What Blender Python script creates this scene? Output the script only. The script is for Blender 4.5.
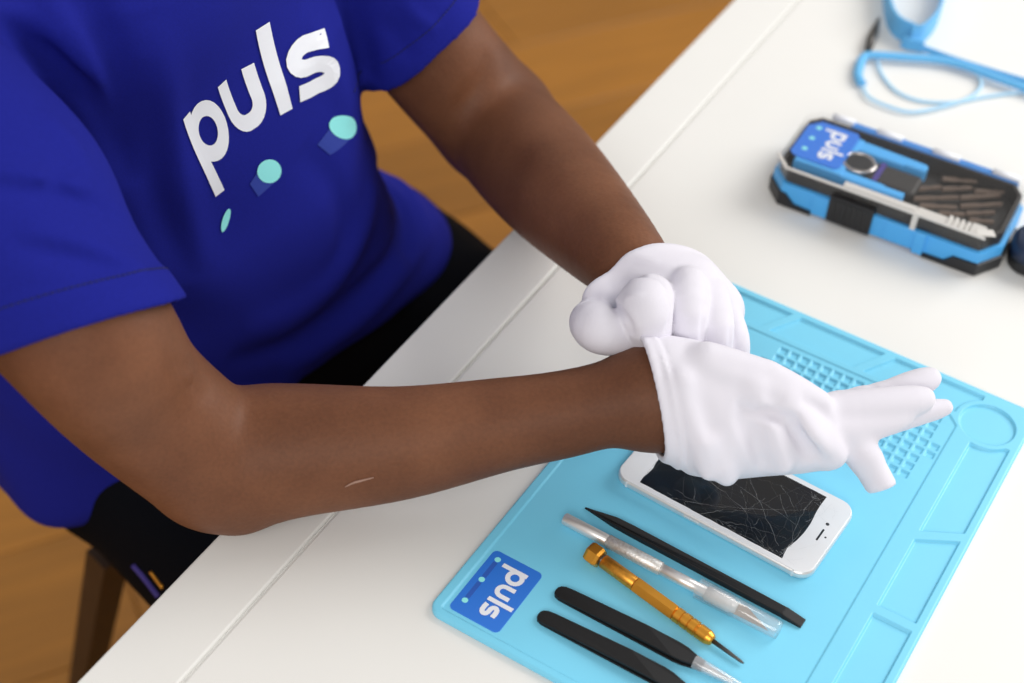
import bpy, bmesh, math, random
import numpy as np
from mathutils import Vector, Matrix
from mathutils.bvhtree import BVHTree

for o in list(bpy.data.objects):
    bpy.data.objects.remove(o)
scene = bpy.context.scene
COL = scene.collection
TZ = 0.75                                   # table top height above the floor

# ------------------------------------------------------------------ camera, world, lights
CAM_O = np.array([0.0, 0.0, 0.79317])       # in the table frame (z = 0 on the table top)
CAM_R = np.array([0.99763749, 0.04765452, 0.04948213])
CAM_U = np.array([-0.06869815, 0.6920411, 0.71858172])
CAM_F = np.array([0.0, 0.72028339, -0.69367992])
FPX = 1596.2
cam_d = bpy.data.cameras.new('camera')
cam_d.sensor_width = 36.0
cam_d.lens = FPX * 36.0 / 1024.0
cam_d.clip_start = 0.02
cam_d.dof.use_dof = True
cam_d.dof.focus_distance = 1.01
cam_d.dof.aperture_fstop = 4.0
cam_o = bpy.data.objects.new('camera', cam_d)
COL.objects.link(cam_o)
M = Matrix.Identity(4)
for i in range(3):
    M[i][0] = CAM_R[i]; M[i][1] = CAM_U[i]; M[i][2] = -CAM_F[i]
M[0][3], M[1][3], M[2][3] = 0.0, 0.0, CAM_O[2] + TZ
cam_o.matrix_world = M
scene.camera = cam_o

world = bpy.data.worlds.new('world')
scene.world = world
world.use_nodes = True
bg = world.node_tree.nodes['Background']
bg.inputs[0].default_value = (1.0, 0.975, 0.95, 1)
bg.inputs[1].default_value = 0.54


def area_light(name, loc, target, sx, sy, power, col):
    d = bpy.data.lights.new(name, 'AREA')
    d.shape = 'RECTANGLE'; d.size = sx; d.size_y = sy; d.energy = power; d.color = col
    o = bpy.data.objects.new(name, d)
    COL.objects.link(o)
    o.location = loc
    o.rotation_euler = (Vector(target) - Vector(loc)).to_track_quat('-Z', 'Y').to_euler()
    return o


area_light('window_daylight', (1.95, 1.75, TZ + 1.35), (0.05, 0.75, TZ), 1.6, 1.5, 53, (1.0, 0.985, 0.96))
area_light('added_fill_light', (-0.25, -1.45, TZ + 1.75), (0.0, 0.75, TZ), 1.7, 1.3, 34, (1.0, 0.98, 0.95))  # added fill from behind the camera, lifts the near table; no window there

scene.view_settings.view_transform = 'Standard'
scene.view_settings.look = 'None'
scene.view_settings.gamma = 1.0
scene.view_settings.use_curve_mapping = False
scene.view_settings.exposure = 0.0

# ------------------------------------------------------------------ helpers
def at(px, py, z):
    """the place (table frame) that shows at a pixel of the photograph, at height z above the table"""
    d = CAM_F + (px - 512) / FPX * CAM_R - (py - 341.5) / FPX * CAM_U
    return CAM_O + d * ((z - CAM_O[2]) / d[2])


def atd(px, py, dist):
    d = CAM_F + (px - 512) / FPX * CAM_R - (py - 341.5) / FPX * CAM_U
    return CAM_O + d / np.linalg.norm(d) * dist


def W(p):
    return (float(p[0]), float(p[1]), float(p[2]) + TZ)


def tag(o, label=None, cat=None, group=None, kind=None):
    if label: o['label'] = label
    if cat: o['category'] = cat
    if group: o['group'] = group
    if kind: o['kind'] = kind
    return o


def empty(name, loc=(0, 0, 0), rz=0.0):
    o = bpy.data.objects.new(name, None)
    o.empty_display_size = 0.02
    COL.objects.link(o)
    o.location = loc
    o.rotation_euler = (0, 0, rz)
    return o


def link_mesh(name, me, mat=None, parent=None, loc=None, rz=None):
    o = bpy.data.objects.new(name, me)
    COL.objects.link(o)
    if mat and not me.materials:
        me.materials.append(mat)
    if parent is not None:
        o.parent = parent
    if loc is not None: o.location = loc
    if rz is not None: o.rotation_euler = (0, 0, rz)
    return o


class MB:
    """collects simple shapes into ONE mesh"""
    def __init__(s):
        s.v, s.f, s.sm = [], [], []

    def add(s, verts, faces, smooth=False):
        n = len(s.v)
        s.v += [tuple(float(c) for c in p) for p in verts]
        s.f += [tuple(i + n for i in f) for f in faces]
        s.sm += [smooth] * len(faces)
        return s

    def box(s, x0, y0, z0, x1, y1, z1):
        v = [(x0, y0, z0), (x1, y0, z0), (x1, y1, z0), (x0, y1, z0), (x0, y0, z1), (x1, y0, z1), (x1, y1, z1), (x0, y1, z1)]
        return s.add(v, [(0, 3, 2, 1), (4, 5, 6, 7), (0, 1, 5, 4), (1, 2, 6, 5), (2, 3, 7, 6), (3, 0, 4, 7)])

    def slab(s, pts, z0, z1, bev=0.0, smooth=False, steps=3, bottom_bev=True):
        """outline (ccw) extruded from z0 to z1 with rounded rims"""
        p = np.array(pts, float)
        if np.sum(p[:, 0] * np.roll(p[:, 1], -1) - p[:, 1] * np.roll(p[:, 0], -1)) < 0:
            p = p[::-1]
        n = len(p)
        t = np.roll(p, -1, 0) - np.roll(p, 1, 0)
        t /= np.linalg.norm(t, axis=1)[:, None] + 1e-12
        nrm = np.stack([t[:, 1], -t[:, 0]], 1)
        rings = []
        if bev > 0:
            if bottom_bev:
                for k in range(steps + 1):
                    a = k / steps * math.pi / 2
                    rings.append((bev * (1 - math.sin(a)), z0 + bev * (1 - math.cos(a))))
            else:
                rings.append((0, z0))
            for k in range(steps + 1):
                a = k / steps * math.pi / 2
                rings.append((bev * (1 - math.cos(a)), z1 - bev * (1 - math.sin(a))))
        else:
            rings = [(0, z0), (0, z1)]
        v = []
        for ins, z in rings:
            q = p - nrm * ins
            v += [(a, b, z) for a, b in q]
        f = []
        for r in range(len(rings) - 1):
            for i in range(n):
                j = (i + 1) % n
                f.append((r * n + i, r * n + j, (r + 1) * n + j, (r + 1) * n + i))
        s.add(v, f, smooth)
        m = len(rings) - 1
        base = len(s.v) - len(v)
        s.f.append(tuple(base + m * n + i for i in range(n))); s.sm.append(False)
        s.f.append(tuple(base + i for i in range(n - 1, -1, -1))); s.sm.append(False)
        return s

    def lathe(s, prof, a, b, seg=24, smooth=True, caps=True, phase=0.0):
        """profile of (distance along a->b, radius)"""
        a = Vector(a); b = Vector(b)
        ax = (b - a).normalized()
        u = ax.orthogonal().normalized(); w = ax.cross(u)
        if abs(ax.z) < 0.9:
            w = (Vector((0, 0, 1)) - ax * ax.z).normalized(); u = w.cross(ax)
        v = []
        for d, r in prof:
            for k in range(seg):
                t = 2 * math.pi * k / seg + phase
                v.append(a + ax * d + (u * math.cos(t) + w * math.sin(t)) * r)
        f = []
        for i in range(len(prof) - 1):
            for k in range(seg):
                l = (k + 1) % seg
                f.append((i * seg + k, i * seg + l, (i + 1) * seg + l, (i + 1) * seg + k))
        s.add(v, f, smooth)
        if caps:
            base = len(s.v) - len(v)
            s.f.append(tuple(base + k for k in range(seg - 1, -1, -1))); s.sm.append(False)
            m = (len(prof) - 1) * seg
            s.f.append(tuple(base + m + k for k in range(seg))); s.sm.append(False)
        return s

    def tube(s, pts, r, seg=10, flat=1.0, up=(0, 0, 1)):
        """sweep along a polyline; flat<1 squashes along up"""
        P = [Vector(p) for p in pts]
        n = len(P)
        v = []
        for i in range(n):
            t = (P[min(i + 1, n - 1)] - P[max(i - 1, 0)]).normalized()
            upv = Vector(up)
            sd = t.cross(upv)
            sd = sd.normalized() if sd.length > 1e-4 else t.orthogonal().normalized()
            w = sd.cross(t).normalized()
            rr = r[i] if isinstance(r, (list, tuple)) else r
            for k in range(seg):
                a = 2 * math.pi * k / seg
                v.append(P[i] + sd * math.cos(a) * rr + w * math.sin(a) * rr * flat)
        f = []
        for i in range(n - 1):
            for k in range(seg):
                l = (k + 1) % seg
                f.append((i * seg + k, i * seg + l, (i + 1) * seg + l, (i + 1) * seg + k))
        s.add(v, f, True)
        base = len(s.v) - len(v)
        s.f.append(tuple(base + k for k in range(seg - 1, -1, -1))); s.sm.append(False)
        s.f.append(tuple(base + (n - 1) * seg + k for k in range(seg))); s.sm.append(False)
        return s

    def mesh(s, name):
        me = bpy.data.meshes.new(name)
        me.from_pydata(s.v, [], s.f)
        me.polygons.foreach_set('use_smooth', s.sm)
        bm = bmesh.new(); bm.from_mesh(me)
        bmesh.ops.recalc_face_normals(bm, faces=bm.faces)
        bm.to_mesh(me); bm.free()
        me.update()
        return me

    def build(s, name, mat, parent=None, loc=None, rz=None):
        return link_mesh(name, s.mesh(name), mat, parent, loc, rz)


def rrect(x0, y0, x1, y1, r, n=6):
    out = []
    for cx, cy, a0 in ((x1 - r, y1 - r, 0), (x0 + r, y1 - r, 90), (x0 + r, y0 + r, 180), (x1 - r, y0 + r, 270)):
        for k in range(n + 1):
            a = math.radians(a0 + 90 * k / n)
            out.append((cx + r * math.cos(a), cy + r * math.sin(a)))
    return out


def disc(x, y, r, n=24):
    return [(x + r * math.cos(2 * math.pi * k / n), y + r * math.sin(2 * math.pi * k / n)) for k in range(n)]


def spline(pts, n=8):
    P = [np.array(p, float) for p in pts]
    P = [2 * P[0] - P[1]] + P + [2 * P[-1] - P[-2]]
    out = []
    for i in range(1, len(P) - 2):
        for k in range(n):
            t = k / n
            a, b, c, d = P[i - 1], P[i], P[i + 1], P[i + 2]
            out.append(0.5 * (2 * b + (c - a) * t + (2 * a - 5 * b + 4 * c - d) * t * t + (3 * b - a - 3 * c + d) * t ** 3))
    out.append(P[-2])
    return out


# ------------------------------------------------------------------ materials
def mat(name, col, rough=0.5, metal=0.0, noise=0.0, nscale=60.0, bump=0.0, bscale=400.0, col2=None, sheen=0.0, spec=0.5, sss=0.0, coat=0.0, aniso=None):
    m = bpy.data.materials.new(name)
    m.use_nodes = True
    nt = m.node_tree; N = nt.nodes; L = nt.links
    b = N['Principled BSDF']
    b.inputs['Base Color'].default_value = (*col, 1)
    b.inputs['Roughness'].default_value = rough
    b.inputs['Metallic'].default_value = metal
    b.inputs['Specular IOR Level'].default_value = spec
    if sheen:
        b.inputs['Sheen Weight'].default_value = sheen
        b.inputs['Sheen Roughness'].default_value = 0.5
    if sss:
        b.inputs['Subsurface Weight'].default_value = sss
        b.inputs['Subsurface Radius'].default_value = (1.0, 0.4, 0.2)
        b.inputs['Subsurface Scale'].default_value = 0.004
    if coat:
        b.inputs['Coat Weight'].default_value = coat
        b.inputs['Coat Roughness'].default_value = 0.05
    tc = N.new('ShaderNodeTexCoord')
    src = tc.outputs['Object']
    if aniso:
        mp = N.new('ShaderNodeMapping'); mp.inputs['Scale'].default_value = aniso
        L.new(src, mp.inputs['Vector']); src = mp.outputs['Vector']
    if noise > 0 or col2:
        n = N.new('ShaderNodeTexNoise'); n.inputs['Scale'].default_value = nscale; n.inputs['Detail'].default_value = 4
        L.new(src, n.inputs['Vector'])
        r = N.new('ShaderNodeValToRGB')
        r.color_ramp.elements[0].position = 0.32; r.color_ramp.elements[1].position = 0.68
        c2 = col2 or tuple(c * (1 - noise) for c in col)
        r.color_ramp.elements[0].color = (*c2, 1); r.color_ramp.elements[1].color = (*col, 1)
        L.new(n.outputs['Fac'], r.inputs['Fac']); L.new(r.outputs['Color'], b.inputs['Base Color'])
    if bump > 0:
        n2 = N.new('ShaderNodeTexNoise'); n2.inputs['Scale'].default_value = bscale; n2.inputs['Detail'].default_value = 3
        L.new(src, n2.inputs['Vector'])
        bp = N.new('ShaderNodeBump'); bp.inputs['Strength'].default_value = bump; bp.inputs['Distance'].default_value = 0.001
        L.new(n2.outputs['Fac'], bp.inputs['Height']); L.new(bp.outputs['Normal'], b.inputs['Normal'])
    return m


def clear_mat(name, tint=(1, 1, 1), rough=0.06, fac=0.06, haze=0.06):
    """thin clear plastic: lets light through, with a faint haze and a glossy face"""
    m = bpy.data.materials.new(name); m.use_nodes = True
    nt = m.node_tree; N = nt.nodes; L = nt.links
    N.remove(N['Principled BSDF'])
    t = N.new('ShaderNodeBsdfTransparent'); t.inputs[0].default_value = (*tint, 1)
    g = N.new('ShaderNodeBsdfGlossy'); g.inputs['Roughness'].default_value = rough
    d = N.new('ShaderNodeBsdfDiffuse'); d.inputs[0].default_value = (0.9, 0.93, 0.97, 1)
    fr = N.new('ShaderNodeLayerWeight'); fr.inputs['Blend'].default_value = 0.5
    pw = N.new('ShaderNodeMath'); pw.operation = 'POWER'; pw.inputs[1].default_value = 4.0
    ad = N.new('ShaderNodeMath'); ad.operation = 'MULTIPLY_ADD'; ad.inputs[1].default_value = 0.6; ad.inputs[2].default_value = fac
    ad.use_clamp = True
    L.new(fr.outputs['Facing'], pw.inputs[0]); L.new(pw.outputs[0], ad.inputs[0])
    mh = N.new('ShaderNodeMixShader'); mh.inputs[0].default_value = haze
    L.new(t.outputs[0], mh.inputs[1]); L.new(d.outputs[0], mh.inputs[2])
    mx = N.new('ShaderNodeMixShader')
    L.new(ad.outputs[0], mx.inputs[0]); L.new(mh.outputs[0], mx.inputs[1]); L.new(g.outputs[0], mx.inputs[2])
    L.new(mx.outputs[0], N['Material Output'].inputs['Surface'])
    return m


MAT = dict(
    table=mat('white_lacquer', (0.825, 0.82, 0.795), 0.38, noise=0.02, nscale=8, spec=0.4),
    silicone=mat('blue_silicone', (0.205, 0.66, 0.90), 0.42, noise=0.03, nscale=20, bump=0.05, bscale=900),
    label_blue=mat('label_blue', (0.026, 0.185, 0.72), 0.4),
    white_ink=mat('white_ink', (0.84, 0.86, 0.92), 0.5),
    mint_ink=mat('mint_ink', (0.30, 0.86, 0.86), 0.5),
    trail_ink=mat('trail_ink', (0.030, 0.10, 0.50), 0.6),
    shirt_trail=mat('shirt_trail_ink', (0.020, 0.045, 0.33), 0.8),
    label_trail=mat('label_trail_ink', (0.026, 0.11, 0.50), 0.45),
    shirt=mat('royal_blue_jersey', (0.0130, 0.0175, 0.250), 0.9, noise=0.14, nscale=900, bump=0.25, bscale=1600, spec=0.08),
    trousers=mat('black_twill', (0.0035, 0.004, 0.006), 0.9, bump=0.2, bscale=1500, spec=0.06),
    skin=None,
    glove=mat('white_cotton', (0.73, 0.71, 0.78), 0.9, bump=0.22, bscale=1800, sheen=0.15, spec=0.15),
    black=mat('matte_black_coating', (0.010, 0.010, 0.011), 0.5, noise=0.15, nscale=700, bump=0.12, bscale=2500, spec=0.35),
    black_plastic=mat('black_plastic', (0.012, 0.012, 0.014), 0.42),
    gold=mat('gold_anodised', (0.80, 0.36, 0.045), 0.30, metal=0.85, noise=0.06, nscale=120),
    gold_engraved=mat('gold_engraved', (0.80, 0.36, 0.045), 0.36, metal=0.8, col2=(0.60, 0.26, 0.035), nscale=420),
    blade=mat('tan_steel_blade', (0.46, 0.37, 0.30), 0.35, metal=0.8),
    steel=mat('brushed_steel', (0.72, 0.71, 0.70), 0.28, metal=1.0),
    dark_steel=mat('dark_steel', (0.10, 0.095, 0.09), 0.38, metal=0.8),
    alu=mat('satin_aluminium', (0.80, 0.78, 0.77), 0.33, metal=0.65),
    knurl=mat('knurled_aluminium', (0.80, 0.79, 0.78), 0.40, metal=0.75, bump=0.9, bscale=1500),
    engraved_alu=mat('engraved_aluminium', (0.82, 0.81, 0.80), 0.40, metal=0.6, col2=(0.62, 0.58, 0.54), nscale=480, bump=0.4, bscale=700),
    white_glass=mat('white_phone_glass', (0.82, 0.82, 0.84), 0.12, coat=0.6),
    screen=mat('black_screen', (0.010, 0.009, 0.008), 0.07, col2=(0.004, 0.005, 0.010), nscale=25, spec=0.5),
    crack=mat('crack_edges', (0.27, 0.27, 0.27), 0.4),
    crack_faint=mat('faint_crack_edges', (0.065, 0.062, 0.06), 0.4),
    crack_white=mat('white_chipped_glass', (0.62, 0.62, 0.64), 0.5),
    case_blue=mat('sky_blue_plastic', (0.075, 0.42, 0.88), 0.4),
    case_dark=mat('dark_grey_tray', (0.022, 0.019, 0.018), 0.6),
    case_deep=mat('deep_blue_plastic', (0.04, 0.24, 0.66), 0.4),
    bit=mat('bronze_dark_bit', (0.17, 0.125, 0.10), 0.4, metal=0.5),
    milk=mat('milky_plastic', (0.66, 0.64, 0.61), 0.35),
    ring=mat('chrome', (0.6, 0.57, 0.55), 0.2, metal=1.0),
    purple=mat('purple_print', (0.055, 0.035, 0.24), 0.6),
    strap=mat('pale_blue_webbing', (0.13, 0.47, 0.83), 0.75, bump=0.3, bscale=900, sheen=0.1),
    cord=mat('pale_blue_cord', (0.42, 0.70, 0.92), 0.5),
    navy=mat('navy_rubber', (0.018, 0.032, 0.075), 0.38),
    dark_wood=mat('dark_stained_wood', (0.040, 0.020, 0.012), 0.45, noise=0.4, nscale=18, aniso=(8, 8, 1)),
    floor=mat('oak_floor_base', (0.30, 0.125, 0.02), 0.5),
    clear=clear_mat('clear_plastic', fac=0.07, haze=0.10),
    clear_cap=clear_mat('frosted_clear_plastic', fac=0.08, haze=0.30),
    clear_lid=clear_mat('clear_lid_plastic', fac=0.02, haze=0.0),
    thread=mat('navy_thread', (0.004, 0.006, 0.075), 0.8),
    scar=mat('scar_skin', (0.34, 0.20, 0.15), 0.5),
    hair=mat('black_hair', (0.006, 0.005, 0.005), 0.7, bump=1.0, bscale=500),
    eye=mat('eye_white', (0.7, 0.68, 0.64), 0.2),
    iris=mat('dark_iris', (0.02, 0.01, 0.006), 0.1),
    shoe=mat('black_leather', (0.012, 0.011, 0.011), 0.4),
    sole=mat('shoe_sole', (0.04, 0.04, 0.04), 0.7),
)


def skin_material():
    m = mat('brown_skin', (0.150, 0.062, 0.033), 0.55, spec=0.20, sss=0.10)
    nt = m.node_tree; N = nt.nodes; L = nt.links
    b = N['Principled BSDF']
    tc = [n for n in N if n.bl_idname == 'ShaderNodeTexCoord'][0]
    n1 = N.new('ShaderNodeTexNoise'); n1.inputs['Scale'].default_value = 14; n1.inputs['Detail'].default_value = 5
    n2 = N.new('ShaderNodeTexNoise'); n2.inputs['Scale'].default_value = 420; n2.inputs['Detail'].default_value = 2
    L.new(tc.outputs['Object'], n1.inputs['Vector']); L.new(tc.outputs['Object'], n2.inputs['Vector'])
    r = N.new('ShaderNodeValToRGB')
    r.color_ramp.elements[0].position = 0.35; r.color_ramp.elements[1].position = 0.66
    r.color_ramp.elements[0].color = (0.118, 0.041, 0.019, 1); r.color_ramp.elements[1].color = (0.182, 0.067, 0.031, 1)
    L.new(n1.outputs['Fac'], r.inputs['Fac'])
    mx = N.new('ShaderNodeMixRGB'); mx.blend_type = 'MULTIPLY'; mx.inputs[0].default_value = 0.35
    L.new(r.outputs['Color'], mx.inputs[1]); L.new(n2.outputs['Fac'], mx.inputs[2])
    g = N.new('ShaderNodeGamma'); g.inputs[1].default_value = 0.9
    L.new(mx.outputs[0], g.inputs[0])
    # paler skin, broken up by noise, at the point of the near elbow
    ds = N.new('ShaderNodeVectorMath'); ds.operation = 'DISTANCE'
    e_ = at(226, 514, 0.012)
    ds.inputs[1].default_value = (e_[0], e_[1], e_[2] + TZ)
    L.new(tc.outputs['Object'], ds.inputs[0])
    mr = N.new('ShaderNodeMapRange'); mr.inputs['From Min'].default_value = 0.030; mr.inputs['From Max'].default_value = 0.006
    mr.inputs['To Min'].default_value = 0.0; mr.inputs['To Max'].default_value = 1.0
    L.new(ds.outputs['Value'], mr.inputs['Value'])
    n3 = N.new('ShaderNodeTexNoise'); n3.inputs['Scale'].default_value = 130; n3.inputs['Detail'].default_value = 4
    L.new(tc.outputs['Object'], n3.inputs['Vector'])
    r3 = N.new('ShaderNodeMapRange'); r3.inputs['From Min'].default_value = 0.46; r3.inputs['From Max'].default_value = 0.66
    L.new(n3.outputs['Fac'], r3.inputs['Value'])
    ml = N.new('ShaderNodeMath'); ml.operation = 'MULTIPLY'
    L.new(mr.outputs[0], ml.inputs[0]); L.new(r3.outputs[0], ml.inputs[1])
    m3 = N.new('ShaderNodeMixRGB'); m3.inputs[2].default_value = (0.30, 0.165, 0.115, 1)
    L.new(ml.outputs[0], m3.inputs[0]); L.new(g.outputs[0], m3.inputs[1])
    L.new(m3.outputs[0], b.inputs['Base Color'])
    bp = N.new('ShaderNodeBump'); bp.inputs['Strength'].default_value = 0.35; bp.inputs['Distance'].default_value = 0.0006
    L.new(n2.outputs['Fac'], bp.inputs['Height']); L.new(bp.outputs['Normal'], b.inputs['Normal'])
    return m


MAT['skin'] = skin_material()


def plank_material():
    m = mat('honey_oak', (0.45, 0.185, 0.020), 0.42, noise=0.22, nscale=3.0, aniso=(1.2, 14, 14), bump=0.1, bscale=60)
    nt = m.node_tree; N = nt.nodes; L = nt.links
    b = N['Principled BSDF']
    src = b.inputs['Base Color'].links[0].from_socket
    oi = N.new('ShaderNodeObjectInfo')
    hs = N.new('ShaderNodeHueSaturation')
    mr = N.new('ShaderNodeMapRange'); mr.inputs['To Min'].default_value = 0.86; mr.inputs['To Max'].default_value = 1.1
    L.new(oi.outputs['Random'], mr.inputs['Value']); L.new(mr.outputs[0], hs.inputs['Value'])
    L.new(src, hs.inputs['Color']); L.new(hs.outputs[0], b.inputs['Base Color'])
    return m


MAT['plank'] = plank_material()

# ------------------------------------------------------------------ implicit surfaces -> meshes
def rcone(P, a, b, ra, rb):
    a = np.asarray(a, np.float32); b = np.asarray(b, np.float32)
    ab = b - a
    t = np.clip(((P - a) @ ab) / max(float(ab @ ab), 1e-12), 0, 1)
    d = np.linalg.norm(P - a - t[:, None] * ab, axis=1)
    return d - (ra + (rb - ra) * t)


def chain(P, pts, k=0.004):
    """pts: [(xyz, r), ...] tapering limb"""
    d = None
    for (a, ra), (b, rb) in zip(pts[:-1], pts[1:]):
        e = rcone(P, a, b, ra, rb)
        d = e if d is None else (smin(d, e, k) if k > 0 else np.minimum(d, e))
    return d


def smin(a, b, k):
    h = np.clip(0.5 + 0.5 * (b - a) / k, 0, 1)
    return b * (1 - h) + a * h - k * h * (1 - h)


def smax(a, b, k):
    return -smin(-a, -b, k)


def ellipsoid(P, c, r, R=None):
    q = P - np.asarray(c, np.float32)
    if R is not None:
        q = q @ np.asarray(R, np.float32).T          # rows of R: the local axes
    r = np.asarray(r, np.float32)
    k0 = np.linalg.norm(q / r, axis=1); k1 = np.linalg.norm(q / (r * r), axis=1)
    return k0 * (k0 - 1) / np.maximum(k1, 1e-6)


def sdf_mesh(name, f, lo, hi, h, smooth_it=0, B=8, margin=1.35):
    lo = np.array(lo, float); hi = np.array(hi, float)
    nb = np.ceil((hi - lo) / (h * B)).astype(int)
    n = nb * B + 1
    D = np.full(n, 1.0, np.float32)
    ii = np.stack(np.meshgrid(*[np.arange(k) for k in nb], indexing='ij'), -1).reshape(-1, 3)
    cen = lo + (ii + 0.5) * B * h
    dc = f(cen.astype(np.float32))
    near = np.abs(dc) < B * h * 0.87 * margin + 0.002
    for (i, j, k), d in zip(ii[~near], dc[~near]):
        if d < 0:
            D[i * B:i * B + B + 1, j * B:j * B + B + 1, k * B:k * B + B + 1] = -1.0
    g = np.stack(np.meshgrid(*[np.arange(B + 1)] * 3, indexing='ij'), -1).reshape(-1, 3)
    nn = ii[near]
    step = 400
    for s in range(0, len(nn), step):
        blk = nn[s:s + step]
        idx = (blk[:, None, :] * B + g[None]).reshape(-1, 3)
        val = f((lo + idx * h).astype(np.float32))
        D[idx[:, 0], idx[:, 1], idx[:, 2]] = val
    ins = D < 0
    cn = n - 1
    ids, pts, quads = [], [], []
    for ax in range(3):
        sl0 = [slice(None)] * 3; sl1 = [slice(None)] * 3
        sl0[ax] = slice(0, -1); sl1[ax] = slice(1, None)
        cr = ins[tuple(sl0)] != ins[tuple(sl1)]
        e = np.argwhere(cr)
        u, v = [(1, 2), (2, 0), (0, 1)][ax]
        ok = (e[:, u] > 0) & (e[:, v] > 0) & (e[:, u] < cn[u]) & (e[:, v] < cn[v])
        e = e[ok]
        e1 = e.copy(); e1[:, ax] += 1
        d0 = D[tuple(e.T)]; d1 = D[tuple(e1.T)]
        t = d0 / (d0 - d1)
        p = e.astype(float); p[:, ax] += t
        q = []
        for du, dv in ((-1, -1), (0, -1), (0, 0), (-1, 0)):
            c = e.copy(); c[:, u] += du; c[:, v] += dv
            cid = (c[:, 0] * cn[1] + c[:, 1]) * cn[2] + c[:, 2]
            q.append(cid); ids.append(cid); pts.append(p)
        q = np.stack(q, 1)
        flip = d0 > 0
        q[flip] = q[flip][:, ::-1]
        quads.append(q)
    ids = np.concatenate(ids); pts = np.concatenate(pts); quads = np.concatenate(quads)
    uq, inv = np.unique(ids, return_inverse=True)
    cnt = np.bincount(inv)
    V = np.stack([np.bincount(inv, pts[:, a]) / cnt for a in range(3)], 1)
    F = np.searchsorted(uq, quads)
    for _ in range(smooth_it):
        acc = np.zeros_like(V); c = np.zeros(len(V))
        for a, b in ((0, 1), (1, 2), (2, 3), (3, 0)):
            for x, y in ((a, b), (b, a)):
                for m in range(3):
                    acc[:, m] += np.bincount(F[:, x], V[F[:, y], m], len(V))
                c += np.bincount(F[:, x], minlength=len(V))
        V = V * 0.5 + 0.5 * acc / c[:, None]
    V = lo + V * h
    V[:, 2] += TZ
    me = bpy.data.meshes.new(name)
    me.vertices.add(len(V)); me.vertices.foreach_set('co', V.astype(np.float32).ravel())
    me.loops.add(F.size); me.loops.foreach_set('vertex_index', F.astype(np.int32).ravel())
    me.polygons.add(len(F)); me.polygons.foreach_set('loop_start', np.arange(0, F.size, 4, dtype=np.int32))
    me.polygons.foreach_set('use_smooth', np.ones(len(F), bool))
    me.update(calc_edges=True); me.validate()
    return me


# ------------------------------------------------------------------ the word on the shirt and labels
def glyph_strokes(w=0.27):
    """strokes of p u l s in x-height units; returns (list of polylines, total width)"""
    S = []
    x = 0.0
    S.append([(x + w / 2, -0.5), (x + w / 2, 1.02)])
    r = 0.52 - w / 2
    S.append([(x + 0.54 + r * math.cos(a), 0.5 + r * math.sin(a)) for a in np.linspace(0, 2 * math.pi, 29)])
    x += 1.06 + 0.10
    ur = 0.46 - w / 2
    u = [(x + w / 2, 1.0), (x + w / 2, 0.46)]
    u += [(x + 0.46 + ur * math.cos(a), 0.46 + ur * math.sin(a)) for a in np.linspace(math.pi, 2 * math.pi, 15)[1:]]
    u += [(x + 0.92 - w / 2, 1.0)]
    S.append(u)
    x += 0.92 + 0.17
    S.append([(x + w / 2, 0.0), (x + w / 2, 1.5)])
    x += w + 0.13
    ry = (1.0 - w) / 4; rx = 0.26
    cx = x + 0.40
    s = [(cx + 0.30, 1.0 - w / 2 - 0.02), (cx + 0.12, 1.0 - w / 2)]
    s += [(cx - 0.04 + rx * math.cos(a), 0.5 + ry + ry * math.sin(a)) for a in np.linspace(math.pi * 0.5, math.pi * 1.5, 11)]
    s += [(cx + 0.04 + rx * math.cos(a), 0.5 - ry + ry * math.sin(a)) for a in np.linspace(math.pi * 0.5, -math.pi * 0.5, 11)]
    s += [(cx - 0.14, w / 2), (cx - 0.34, w / 2 + 0.03)]
    S.append(s)
    x += 0.80
    return S, x


def ribbon(path, w, sub=0.12):
    P = [np.array(path[0], float)]
    for a, b in zip(path[:-1], path[1:]):
        a = np.array(a, float); b = np.array(b, float)
        n = max(1, int(np.linalg.norm(b - a) / sub))
        for k in range(1, n + 1):
            P.append(a + (b - a) * k / n)
    P = np.array(P)
    T = np.zeros_like(P)
    T[1:-1] = P[2:] - P[:-2]; T[0] = P[1] - P[0]; T[-1] = P[-1] - P[-2]
    if np.linalg.norm(P[0] - P[-1]) < 1e-6:
        T[0] = T[-1] = P[1] - P[-2]
    T /= np.linalg.norm(T, axis=1)[:, None] + 1e-12
    Nn = np.stack([-T[:, 1], T[:, 0]], 1)
    cols = 3
    V, F = [], []
    for i in range(len(P)):
        for c in range(cols):
            V.append(P[i] + Nn[i] * w * (c / (cols - 1) - 0.5))
    for i in range(len(P) - 1):
        for c in range(cols - 1):
            F.append((i * cols + c, i * cols + c + 1, (i + 1) * cols + c + 1, (i + 1) * cols + c))
    return V, F


def word_mesh(fn, w=0.27, letter=None):
    """the whole word mapped through fn(x, y) -> xyz"""
    S, width = glyph_strokes(w)
    mb = MB()
    for n, path in enumerate(S):
        V, F = ribbon(path, w)
        pts = [Vector(fn(*v)) for v in V]
        nn = (pts[1] - pts[0]).cross(pts[4] - pts[0]).normalized()
        if nn.z < 0: nn = -nn
        mb.add([q + nn * (n * 0.00004) for q in pts], F)
    return mb


def disc_mesh(fn, x, y, rx, ry=None, n=28, rings=3):
    ry = ry or rx
    V = [fn(x, y)]; F = []
    for k in range(1, rings + 1):
        for i in range(n):
            a = 2 * math.pi * i / n
            V.append(fn(x + rx * k / rings * math.cos(a), y + ry * k / rings * math.sin(a)))
    for i in range(n):
        F.append((0, 1 + i, 1 + (i + 1) % n))
    for k in range(rings - 1):
        for i in range(n):
            j = (i + 1) % n
            F.append((1 + k * n + i, 1 + (k + 1) * n + i, 1 + (k + 1) * n + j, 1 + k * n + j))
    return MB().add(V, F)


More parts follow.
